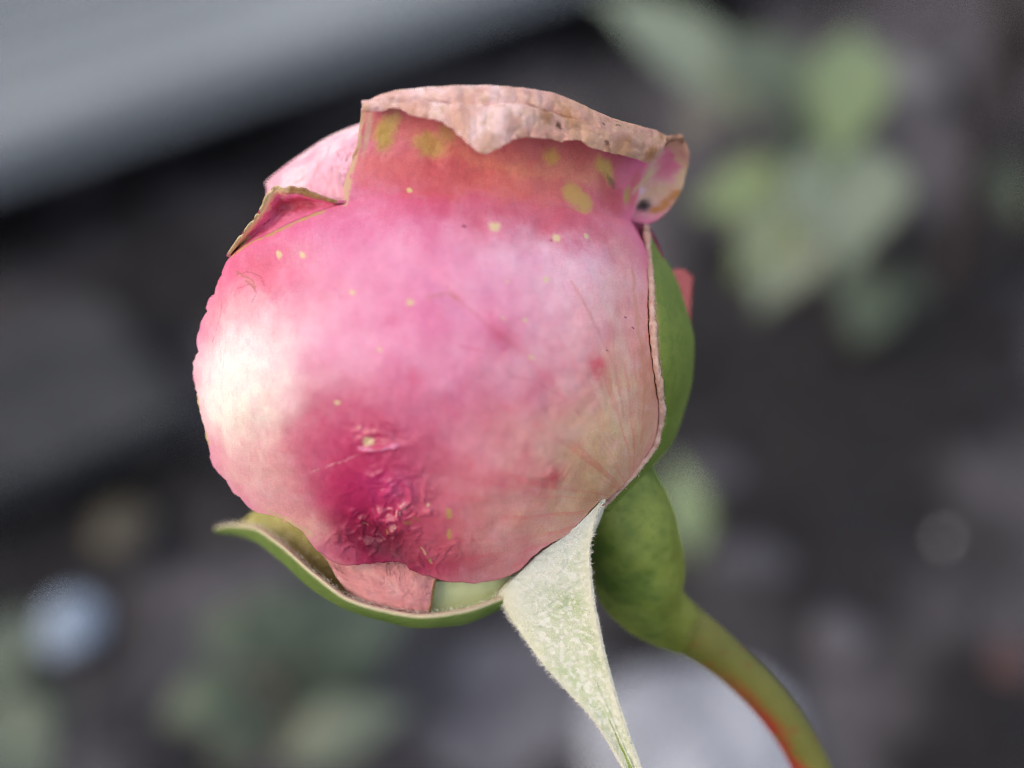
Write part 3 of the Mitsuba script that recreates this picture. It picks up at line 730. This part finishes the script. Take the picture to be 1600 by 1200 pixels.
def roll_color(p, n, uv):
    u = uv.x - dr.select(uv.x > 50, 100.0, 0.0)
    v = uv.y
    a = fbm(u * 0.8, v * 0.8, 2.2, 4)
    b = fbm(u * 3.5, v * 3.5, 6.0, 3)
    c = mix(lin(212, 168, 162), lin(240, 210, 214), smoothstep(0.3, 0.65, a))
    c = mix(c, lin(212, 182, 158), 0.5 * smoothstep(0.5, 0.75, b))
    c = mix(c, lin(196, 154, 128), smoothstep(4.0, 12.0, u) * 0.85)
    c = mix(c, lin(202, 150, 148), 0.45 * smoothstep(0.42, 0.66, fbm(u * 0.5 + 5, v * 0.9, 14.0, 2)))
    c = mix(c, lin(160, 116, 90), 0.4 * smoothstep(0.62, 0.8, fbm(u * 1.7, v * 1.7, 11.0, 3)))
    for m_, r, col, w in roll_marks:
        d = dr.sqrt(dr.square(u - float(m_[0])) + dr.square(v - float(m_[1]))) + (b - 0.5) * r * 1.5
        c = mix(c, col, w * (1 - smoothstep(0.3 * r, 1.2 * r, d)))
    return c * (0.9 + 0.2 * noise(u * 14, v * 14, 3.0))
scene['dried_edge_surface'] = {'type': 'twosided', 'bsdf': {'type': 'bumpmap', 'arbitrary': mikit.proc(lambda p, n, uv: fbm(uv.x * 5.2 + 2 * fbm(uv.x * 0.7, uv.y * 0.7, 1.0, 2), uv.y * 2.8, 3.0, 4), 4e-2), 'scale': 0.08, 'bsdf': {
    'type': 'principled', 'base_color': mikit.proc(roll_color), 'roughness': 0.75, 'specular': 0.25, 'sheen': 0.3}}}

name_thing('rose_bud', 'wilting pink rose bud with browned petal edges on a bent green stem', 'rose')
is_roll = np.zeros(len(V), bool); is_roll[idf[EDGE0:].ravel()] = True
is_roll = np.concatenate([is_roll, is_roll, np.zeros(len(sv) - 2 * len(V), bool)])
n_ = len(V)
tw_ = cKDTree(sv[n_:2 * n_]).query(sv[2 * n_:])[1]
is_roll[2 * n_:] = is_roll[:n_][tw_]
snrm = vnormals(sv, sf)
def split(key, keep, bsdf, **lab):
    f = sf[keep]
    ids, inv = np.unique(f.ravel(), return_inverse=True)
    m = (world(sv[ids]), inv.reshape(-1, 3))
    n = snrm[ids]; n = n[:, :1] * RIGHT + n[:, 1:2] * UP + n[:, 2:] * BACK
    path = meshkit.write_ply(m, True, suv[ids], None, n)
    scene[key] = {'type': 'ply', 'filename': path, 'face_normals': False, 'bsdf': {'type': 'ref', 'id': bsdf}}
    if lab:
        labels[key] = lab
fr = is_roll[sf].all(axis=1)
split('rose_bud__petal', ~fr, 'petal_surface', label='large pink outer petal with a crinkled magenta bruise')
split('rose_bud__petal__dried_edge', fr, 'dried_edge_surface', label='beige dried petal rim curled forward')

# ---- inner and rear petals
def inner_color(p, n, uv):
    a = fbm(uv.x * 0.35, uv.y * 0.35, 2.0, 3)
    s_ = fbm(uv.x * 2.8, uv.y * 0.3, 5.0, 3)
    c = mix(lin(246, 208, 222), lin(240, 178, 200), smoothstep(0.35, 0.7, a))
    return mix(c, lin(222, 140, 168), 0.25 * smoothstep(0.5, 0.8, s_))
def low_color(p, n, uv):
    a = fbm(uv.x * 0.45, uv.y * 0.45, 2.0, 3)
    return mix(lin(230, 172, 174), lin(218, 146, 152), smoothstep(0.35, 0.7, a)) * (0.93 + 0.14 * noise(uv.x * 8, uv.y * 8, 1.0))
def rear_color(p, n, uv):
    a = fbm(uv.x * 0.3, uv.y * 0.3, 2.0, 3)
    return mix(lin(190, 80, 78), lin(210, 112, 112), smoothstep(0.35, 0.7, a))
pb = lambda p, n, uv: fbm(uv.x * 3.0, uv.y * 0.8, 3.0, 3)
for key, fn in (('petal_inner', inner_color), ('petal_low', low_color), ('petal_rear', rear_color)):
    scene[key] = {'type': 'twosided', 'bsdf': {'type': 'bumpmap', 'arbitrary': mikit.proc(pb, 4e-2), 'scale': 0.12, 'bsdf': {
        'type': 'principled', 'base_color': mikit.proc(fn), 'roughness': 0.6, 'specular': 0.35, 'sheen': 0.25, 'flatness': 0.5}}}
principled('petal_margin', mikit.proc(lambda p, n, uv: mix(lin(126, 96, 60), lin(176, 140, 96), noise(p.x * 1500, p.y * 1500, p.z * 1500))), 0.7, specular=0.25)

def sheet(key, grid, bsdf, th=0.3, uvs=None, **lab):
    n, m = grid.shape[:2]
    if uvs is None:
        au = np.concatenate([np.zeros((n, 1)), np.cumsum(np.linalg.norm(np.diff(grid, axis=1), axis=-1), axis=1)], 1)
        av = np.concatenate([np.zeros((1, m)), np.cumsum(np.linalg.norm(np.diff(grid, axis=0), axis=-1), axis=0)], 0)
        uvs = np.stack([au, av], -1)
    v, f, uv = solid(grid.reshape(-1, 3), grid_faces(n, m), uvs.reshape(-1, 2), th)
    return put(key, (world(v), f), bsdf, True, uv, **lab)

def loft(ctrl, n, m):                              # (rows, cols, 3 = px, py, z) -> bud frame
    c = np.asarray(ctrl, float)
    c = PchipInterpolator(np.linspace(0, 1, c.shape[0]), c, axis=0)(np.linspace(0, 1, n))
    c = PchipInterpolator(np.linspace(0, 1, c.shape[1]), c, axis=1)(np.linspace(0, 1, m))
    return P(c[..., 0], c[..., 1], c[..., 2])

# pale petal behind the notch, upper left
g = loft([
    [(398, 420, 2), (440, 380, 6.5), (490, 365, 8.8), (545, 350, 10), (620, 345, 10.5), (720, 345, 10.5)],
    [(412, 350, 2), (442, 330, 6), (488, 322, 8.2), (545, 312, 9.6), (620, 300, 9.6), (720, 300, 9.6)],
    [(416, 312, 0.5), (440, 293, 4.5), (484, 277, 6.6), (535, 262, 7.6), (610, 240, 7.6), (720, 235, 7.6)],
    [(416, 292, -1.5), (438, 272, 1.5), (482, 243, 2.8), (525, 220, 3.8), (602, 196, 4), (720, 190, 4)],
    [(414, 286, -4.0), (436, 267, -2), (480, 235, -1.2), (520, 211, -0.8), (600, 186, -0.6), (720, 180, -0.5)],
    [(420, 292, -6.0), (445, 275, -4.5), (490, 246, -3.8), (528, 222, -3), (605, 196, -3), (720, 188, -3)],
], 110, 130)
g3 = g * 0.25
g[..., 2] += 0.7 * (meshkit.fbm(g3 + 3, 2, 41) - 0.5)
sheet('rose_bud__petal_001', g, 'petal_inner', 0.35, label='smooth pale pink petal behind the notch')
rim = g[95, 18:75] + [0, 0.05, 0.1]
# lower petal under the bruise
g = loft([
    [(462, 800, 3.0), (540, 810, 4.8), (610, 820, 5.6), (690, 830, 5.6), (760, 835, 4.5)],
    [(500, 858, 4.2), (545, 868, 5.0), (610, 872, 5.8), (650, 880, 5.8), (684, 885, 5.4)],
    [(528, 894, 4.8), (568, 912, 5.4), (612, 920, 5.8), (645, 924, 5.8), (672, 922, 5.5)],
    [(548, 920, 4.4), (580, 938, 4.9), (615, 946, 5.0), (645, 952, 4.9), (668, 952, 4.7)],
    [(570, 945, 2), (590, 955, 2.4), (620, 965, 2.6), (648, 968, 2.4), (666, 966, 2.2)],
], 80, 90)
g[..., 2] += 0.5 * (meshkit.fbm(g * 0.3 + 8, 3, 44) - 0.5)
kp = sheet('rose_bud__petal_002', g, 'petal_low', 0.35, label='dull pink petal under the bruised one')
put(kp + '__margin', tuple(map(np.asarray, (lambda vf: (world(vf[0]), vf[1]))(tube(g[18:, -1] + [0.1, 0, 0.05], np.full(62, 0.2), 8)))), 'petal_margin', True)
# small tip at the right
g = loft([
    [(1040, 600, -3), (1060, 600, -5), (1072, 600, -7)],
    [(1045, 520, -3), (1064, 515, -5), (1078, 510, -7)],
    [(1046, 470, -3), (1064, 462, -5), (1080, 474, -6.5)],
    [(1050, 424, -3.5), (1064, 420, -5), (1083, 432, -6.5)],
], 60, 40)
sheet('rose_bud__petal_003', g, 'petal_rear', 0.35, label='small salmon petal tip behind the green sepal')
# rear petals round the far side, and the rolled petals in the mouth of the bud
def shell(p0, p1, l0, l1, sx, sz, flare_=0.0, seed=0, n=80, m=120):
    ph = np.radians(np.linspace(p0, p1, m))[None]
    la = np.radians(np.linspace(l0, l1, n))[:, None]
    e = np.sin(np.pi * np.linspace(0, 1, m))[None] ** 0.5
    la = l0 * math.pi / 180 + (la - l0 * math.pi / 180) * (0.65 + 0.35 * e)
    t = np.linspace(0, 1, n)[:, None]
    r = 1 + flare_ * t ** 4 + 0.05 * (meshkit.fbm(np.stack(np.broadcast_arrays(ph * 2, la * 2, float(seed)), -1), 2, seed) - 0.5)
    c0 = P(CX, CY, 0)
    return np.stack([c0[0] + 17.3 * sx * r * np.sin(ph) * np.cos(la), c0[1] + 17.3 * sx * np.sin(la) * np.ones_like(ph), 16 * sz * r * np.cos(ph) * np.cos(la)], -1)
sheet('rose_bud__petal_004', shell(85, 200, -66, 46, 0.91, 0.93, 0.04, 51), 'petal_rear')
sheet('rose_bud__petal_005', shell(165, 272, -66, 44, 0.90, 0.95, 0.02, 52), 'petal_rear')
for k, (rad, h0, h1, a0, a1) in enumerate([(10.5, -6, 15.2, 60, 300), (8.0, -6, 16.0, -70, 190), (5.6, -6, 15.6, 120, 380), (3.4, -6, 15.0, 0, 330)]):
    th = np.radians(np.linspace(a0, a1, 110))[None]; t = np.linspace(0, 1, 60)[:, None]
    r = rad * (0.75 + 0.3 * np.sin(np.pi * np.clip(t * 0.8, 0, 1))) * (1 - 0.12 * (np.linspace(0, 1, 110)[None]))
    edge = np.sin(np.pi * np.linspace(0, 1, 110))[None] ** 0.4
    c0 = P(CX + 40, CY, 0)
    sheet(f'rose_bud__petal_{6 + k:03d}', np.stack([c0[0] + r * np.sin(th), c0[1] + h0 + (h1 - h0) * t * (0.8 + 0.2 * edge), -1.0 + r * np.cos(th)], -1), 'petal_inner', 0.3)
m = trimesh.creation.icosphere(subdivisions=5)
core = m.vertices * [15.0, 13.6, 13.2]
core = core + P(CX, CY + 20, 0) - [0, 0, 0.5]
put('rose_bud__heart', (world(core), m.faces), 'petal_rear', True, np.array(m.vertices[:, :2] * 15), label='packed inner petals of the bud')

# ---- hip and stem
def green_color(p, n, uv):
    q = p * 1000
    a = fbm(q.x * 0.35, q.y * 0.35, q.z * 0.35, 4)
    b = fbm(q.x * 1.6, q.y * 1.6, q.z * 1.6, 3)
    c = mix(lin(86, 112, 44), lin(132, 150, 70), smoothstep(0.3, 0.7, a))
    c = mix(c, lin(66, 94, 44), 0.3 * smoothstep(0.55, 0.75, b))
    c = mix(c, lin(118, 126, 52), smoothstep(10.0, 14.0, q.x) * 0.8)
    return c * (0.9 + 0.2 * noise(q.x * 9, q.y * 9, q.z * 9))
principled('hip_skin', mikit.proc(green_color), 0.5, lambda p, n, uv: fbm(p.x * 1400, p.y * 1400, p.z * 1400, 3), 0.00012, 1e-4, specular=0.35)
HP = [(915, 725, -2.5, 92), (945, 765, -1.8, 84), (975, 815, -1.6, 80), (992, 865, -2.2, 78), (1003, 910, -3.0, 73), (1018, 944, -3.8, 58), (1042, 966, -4.6, 49), (1075, 984, -5.2, 42)]
hp = curve([P(x, y, z).tolist() + [r * PX] for x, y, z, r in HP], 90)
v, f = tube(hp[:, :3], hp[:, 3], 64)
v = v + vnormals(v, f) * ((meshkit.fbm(v * 0.35 + 20, 3, 61)[:, None] - 0.5) * 0.5)
put('rose_bud__hip', (world(v), f), 'hip_skin', True, label='smooth green rounded hip under the petals')

SP = [(1060, 976, -5.0, 43), (1100, 1002, -5.8, 37), (1160, 1052, -7, 32), (1210, 1105, -8, 31.5), (1252, 1168, -9, 31), (1285, 1240, -10, 31)]
sp = curve([P(x, y, z).tolist() + [r * PX] for x, y, z, r in SP], 60)
sw, sr = world(sp[:, :3]), sp[:, 3] / 1000
endp = sw[-1]; dirn = sw[-1] - sw[-4]; dirn /= np.linalg.norm(dirn)
ctrl = np.array([sw[-8], endp, endp + dirn * 0.03 + [0, 0, -0.004], [endp[0] + 0.028, endp[1] + 0.012, 0.16], [endp[0] + 0.03, endp[1] + 0.03, 0.07], [endp[0] + 0.025, endp[1] + 0.035, -0.02]])
tail = CubicSpline(np.concatenate([[0], np.cumsum(np.linalg.norm(np.diff(ctrl, axis=0), axis=1))]), ctrl)
tl = tail(np.linspace(np.linalg.norm(ctrl[1] - ctrl[0]), tail.x[-1], 90))[1:]
path = np.vstack([sw, tl]); rad = np.concatenate([sr, np.linspace(sr[-1], 0.0022, len(tl))])
SIDE = (-RIGHT * 0.62 - UP * 0.72)
def stem_color(p, n, uv):
    q = (p - mi.Point3f(*BUD.tolist())) * 1000
    a = fbm(q.x * 0.4, q.y * 0.4, q.z * 0.4, 4)
    c = mix(lin(100, 104, 46), lin(124, 124, 62), a)
    shady = dr.dot(n, mi.Vector3f(*[float(x) for x in SIDE]))
    red = smoothstep(0.05, 0.85, shady + (a - 0.5) * 0.6) * smoothstep(14.0, 21.0, q.x)
    c = mix(c, lin(158, 40, 42), 0.9 * red)
    c = mix(c, lin(124, 96, 48), 0.8 * smoothstep(0.62, 0.74, fbm(q.x * 0.9, q.y * 0.9, q.z * 0.9, 3)))
    return mix(c, lin(104, 124, 48), smoothstep(15.0, 11.0, q.x) * 0.6)
principled('stem_skin', mikit.proc(stem_color), 0.5, specular=0.35)
put('rose_bud__stem', tube(path, rad, 32), 'stem_skin', True, label='bent olive green stem flushed red along its lower side')

# ---- sepals
def felt(q, a, b, c_):
    t = fbm(q.x * 0.5, q.y * 0.5, q.z * 0.5, 3)
    s_ = fbm(q.x * 3.4, q.y * 3.4, q.z * 3.4, 3)
    return mix(mix(a, b, smoothstep(0.35, 0.68, t)), c_, 0.9 * smoothstep(0.46, 0.66, s_))
def white_sepal(p, n, uv):
    q = p * 1000
    u = uv.x - dr.select(uv.x > 50, 100.0, 0.0)
    c = felt(q, lin(196, 205, 184), lin(172, 190, 150), lin(224, 228, 222))
    c = mix(c, lin(214, 222, 222), smoothstep(0.3, 0.0, uv.y) * 0.7)
    c = mix(c, lin(216, 218, 198), 0.7 * smoothstep(0.30, 0.5, dr.abs(u - 0.5)))
    out = mix(lin(120, 146, 62), lin(150, 170, 90), fbm(q.x, q.y, q.z, 3))
    return dr.select((uv.x > 50) & (uv.y > 0.12), out, c)
def felt_bump(p, n, uv):
    q = p * 1000
    return fbm(q.x * 4, q.y * 4, q.z * 4, 3)
principled('sepal_felt', mikit.proc(white_sepal), 0.9, felt_bump, 0.00022, 8e-5, specular=0.1, sheen=0.5)
def green_sepal(p, n, uv):
    q = p * 1000
    u = uv.x - dr.select(uv.x > 50, 100.0, 0.0)
    c = mix(lin(92, 116, 44), lin(120, 138, 64), fbm(q.x * 0.5, q.y * 0.5, q.z * 0.5, 3))
    c = mix(c, lin(86, 116, 48), 0.5 * smoothstep(0.5, 0.7, fbm(q.x * 2.2, q.y * 2.2, q.z * 2.2, 3)))
    c = c * (0.9 + 0.2 * noise(q.x * 12, q.y * 12, q.z * 12))
    c = mix(c, lin(178, 140, 110), 0.8 * smoothstep(0.07, 0.02, u + 0.03 * (noise(q.x * 2, q.y * 2, 1.0) - 0.5)))
    ins = felt(q, lin(170, 176, 130), lin(150, 160, 104), lin(196, 200, 160))
    return dr.select(uv.x > 50, ins, c)
principled('sepal_green', mikit.proc(green_sepal), 0.6, felt_bump, 0.00008, 8e-5, specular=0.3, sheen=0.3)
def cup_sepal(p, n, uv):
    q = p * 1000
    outer = uv.x > 50
    u = uv.x - dr.select(outer, 100.0, 0.0)
    c_out = mix(lin(84, 110, 52), lin(116, 136, 76), fbm(q.x * 0.6, q.y * 0.6, q.z * 0.6, 3))
    c_in = felt(q, lin(166, 160, 100), lin(152, 150, 88), lin(190, 186, 134))
    c_in = mix(c_in, lin(196, 208, 166), smoothstep(-8.0, -5.5, q.x))
    rim = smoothstep(0.20, 0.05, u + 0.10 * (fbm(q.x * 1.2, q.y * 1.2, q.z * 1.2, 3) - 0.5))
    return dr.select(outer, mix(c_out, lin(206, 198, 170), smoothstep(0.08, 0.02, u)), mix(c_in, lin(216, 196, 182), rim))
principled('sepal_cup', mikit.proc(cup_sepal), 0.85, felt_bump, 0.00015, 8e-5, specular=0.15, sheen=0.4)
principled('felt_margin', mikit.proc(lambda p, n, uv: mix(lin(176, 128, 112), lin(232, 206, 196), fbm(p.x * 2500, p.y * 2500, p.z * 2500, 3))), 0.9, felt_bump, 0.0002, 6e-5, specular=0.1, sheen=0.5)
principled('hair_white', (0.82, 0.80, 0.76), 0.6, specular=0.3)
principled('hair_pinkish', (0.78, 0.64, 0.58), 0.6, specular=0.3)
rh = np.random.default_rng(11)

# reflexed sepal in front
LE = curve([(778, 930, 3.9), (796, 964, 4.6), (822, 1002, 5.4), (852, 1042, 6.0), (887, 1080, 6.4), (922, 1116, 6.8), (947, 1150, 7.1), (966, 1182, 7.4), (986, 1218, 7.7), (1004, 1262, 8.0)], 200)
RE = curve([(942, 780, 7.6), (927, 825, 7.6), (921, 870, 7.4), (925, 925, 7.2), (935, 985, 7.2), (947, 1040, 7.2), (962, 1095, 7.3), (977, 1142, 7.5), (994, 1190, 7.8), (1012, 1264, 8.0)], 200)
TE = curve([(778, 930, 4.2), (802, 905, 5.6), (842, 866, 7.0), (882, 837, 7.6), (915, 808, 7.8), (942, 780, 7.6)], 90)
w_ = np.linspace(0, 1, 90)[None, :, None]
l_ = np.linspace(0, 1, 200)[:, None, None]
G = LE[:, None] * (1 - w_) + RE[:, None] * w_
G += (TE - (LE[0] * (1 - w_[0]) + RE[0] * w_[0]))[None] * (1 - l_) ** 6
G[..., 2] += (-0.9 * np.sin(np.pi * w_) * np.minimum(1, l_ * 3) * (1 - 0.6 * l_))[..., 0] + 0.35 * (np.exp(-((w_ - 0.55) / 0.06) ** 2) * l_)[..., 0]
back_rows = []
for k, (dx, dy, dz) in enumerate([(46, 54, -4.6), (30, 40, -3.8), (15, 24, -3.0), (5, 8, -2.1), (0, -6, -1.0)]):
    bw_ = np.linspace(0, 1, 90)
    back_rows.append(TE + np.stack([dx * (0.8 - 1.15 * bw_), dy * (1 - 0.2 * bw_), dz + 0 * bw_], -1))
br = PchipInterpolator(np.linspace(0, 1, 6), np.array(back_rows + [G[0]]), axis=0)(np.linspace(0, 1, 24))[:-1]
G = np.vstack([br, G])
W3 = P(G[..., 0], G[..., 1], G[..., 2])
W3[..., 2] += 0.35 * (meshkit.fbm(W3 * 0.5 + 12, 3, 71) - 0.5)
uvs = np.stack(np.broadcast_arrays(np.linspace(0, 1, 90)[None], np.concatenate([np.linspace(-0.3, 0, 24)[:-1], np.linspace(0, 1, 200)])[:, None]), -1)
ks = sheet('rose_bud__sepal', W3[:, ::-1], 'sepal_felt', 0.28, uvs[:, ::-1], label='whitish felted sepal bent down in front of the hip')
wn = vnormals(W3.reshape(-1, 3), grid_faces(223, 90)).reshape(223, 90, 3)
if wn[100, 45, 2] < 0: wn = -wn
def grow(key, roots, dirs, lens, bsdf, seed, r=0.011):
    v, f = hairs(roots, dirs, lens, r, seed)
    scene[key] = mikit.ply((world(v), f), bsdf, smooth=True)
    labels[key] = {'kind': 'stuff'}
i = rh.integers(14, 215, 6500); j = rh.integers(0, 90, 6500)
wid = np.linalg.norm(W3[i, 0] - W3[i, -1], axis=1); keep = rh.random(6500) < np.clip(wid / 7, 0.1, 1)
i, j = i[keep], j[keep]
roots = W3[i, j] + rh.normal(size=(len(i), 3)) * 0.03
dirs = wn[i, j] * 0.55 + rh.normal(size=(len(i), 3)) * 0.6 + np.array([0.1, -0.3, 0])
R1, D1 = [roots], [dirs]
for col, sx in ((0, -1), (89, 1)):
    i = rh.integers(12, 222, 520)
    R1.append(W3[i, col]); D1.append(np.array([sx * 0.8, -0.1, 0.1]) + rh.normal(size=(520, 3)) * 0.6)
grow(ks + '__hairs', np.vstack(R1), np.vstack(D1), rh.uniform(0.15, 0.5, sum(map(len, R1))), 'hair_white', 1, 0.014)

# green sepal hugging the right side
ML = curve([(1010, 352), (1014, 402), (1018, 450), (1020, 500), (1024, 550), (1031, 600), (1035, 640), (1026, 690), (1002, 727), (972, 760), (936, 796)], 160)
MS = curve([(1018, 370), (1036, 398), (1056, 434), (1073, 484), (1085, 537), (1082, 590), (1070, 640), (1052, 690), (1027, 722), (1002, 748), (956, 800)], 160)
zl = np.maximum(zb(ML[:, 0], ML[:, 1]), 2.0) + 0.7
fr_ = np.linspace(0, 1, 160)
rowsG = []
for wq in np.linspace(0, 1, 60):
    th = wq * 150                                   # degrees round the side
    a = math.radians(th)
    k1 = math.sin(min(a, math.pi / 2)) if a < math.pi / 2 else 1 - 0.35 * (1 - math.sin(a))
    x = ML[:, 0] + (MS[:, 0] - ML[:, 0]) * k1
    y = ML[:, 1] + (MS[:, 1] - ML[:, 1]) * k1
    zz = -1.5 + (zl + 1.5) * math.cos(a) * np.sin(np.pi * np.clip(fr_ * 0.9 + 0.05, 0, 1)) ** 0.25 * (1.0 if a < math.pi / 2 else 0.8)
    rowsG.append(P(x, y, zz))
G = np.array(rowsG).transpose(1, 0, 2)
G[..., 2] += 0.3 * (meshkit.fbm(G * 0.4 + 3, 2, 81) - 0.5)
uvs = np.stack(np.broadcast_arrays(np.linspace(0, 1, 60)[None], fr_[:, None]), -1)
kg = sheet('rose_bud__sepal_001', G[:, ::-1], 'sepal_green', 0.3, uvs[:, ::-1], label='green sepal hugging the right side with a hairy pale margin')
i = rh.integers(0, 158, 2600); t = rh.random(2600)[:, None]
roots = G[i, 0] * (1 - t) + G[i + 1, 0] * t + rh.normal(size=(2600, 3)) * [0.09, 0.05, 0.1]
along_ = G[np.minimum(i + 2, 159), 0] - G[i, 0]; along_ /= np.linalg.norm(along_, axis=1, keepdims=True)
dirs = along_ * rh.choice([-1, 1], 2600)[:, None] * 0.7 + rh.normal(size=(2600, 3)) * 0.45 + [-0.15, 0, 0.5]
grow(kg + '__hairs', roots, dirs, rh.uniform(0.15, 0.42, 2600), 'hair_pinkish', 2, 0.017)
mt = G[4:, 0] + [-0.05, 0, 0.2]
mv, mf = tube(mt, 0.24 * (0.55 + 0.9 * meshkit.fbm(mt * 1.7, 3, 91)), 10)
mv = mv + (meshkit.noise(mv * 5, 92)[:, None] - 0.5) * 0.12
put(kg + '__margin', (world(mv), mf), 'felt_margin', True, label='pale woolly margin of the green sepal')

# boat-shaped sepal under the bud, tip to the left
st = [((340, 824), (341, 827), (342, 823)), ((368, 819), (371, 830), (376, 815)), ((400, 822), (403, 841), (408, 792)), ((440, 846), (443, 871), (464, 780)), ((498, 898), (491, 914), (520, 800)),
      ((548, 934), (545, 946), (575, 845)), ((600, 950), (600, 963), (622, 900)), ((660, 959), (655, 974), (682, 908)), ((722, 951), (716, 970), (752, 902)), ((790, 928), (798, 940), (812, 890)), ((860, 900), (880, 925), (880, 860))]
zf = [-8, -5.5, -2.0, 2.0, 5.2, 5.8, 5.8, 5.8, 5.4, 4.2, 1.0]
ctl = []
for (a_, b_, c_), z in zip(st, zf):
    k = 0.25 if z == -8 else 1
    mid1 = ((a_[0] + b_[0]) / 2 - 1 * k, (a_[1] * 0.4 + b_[1] * 0.6) + 2 * k)
    mid2 = ((b_[0] + c_[0]) / 2 + 3 * k, (b_[1] * 0.55 + c_[1] * 0.45))
    ctl.append([(*a_, z), (*mid1, z - 0.5 * k), (*b_, z - 1.9 * k), (*mid2, z - (4.2 if a_[0] < 590 else 1.6) * k), (*c_, z - (5.0 if a_[0] < 590 else 1.2) * k)])
G = loft(np.array(ctl), 170, 60)
uvs = np.stack(np.broadcast_arrays(np.linspace(0, 1, 60)[None], np.linspace(0, 1, 170)[:, None]), -1)
fn_ = np.cross(G[80, 2] - G[80, 0], G[84, 0] - G[80, 0])
kc = sheet('rose_bud__sepal_002', G, 'sepal_cup', -0.36, uvs, label='boat shaped sepal cupping the bud from below with a pale thick rim')
i = rh.integers(0, 168, 1500)
roots = G[i, 0] + rh.normal(size=(1500, 3)) * 0.12
grow(kc + '__hairs', roots, rh.normal(size=(1500, 3)) * 0.6 + [0, 0.5, 0.4], rh.uniform(0.1, 0.3, 1500), 'hair_white', 3, 0.011)
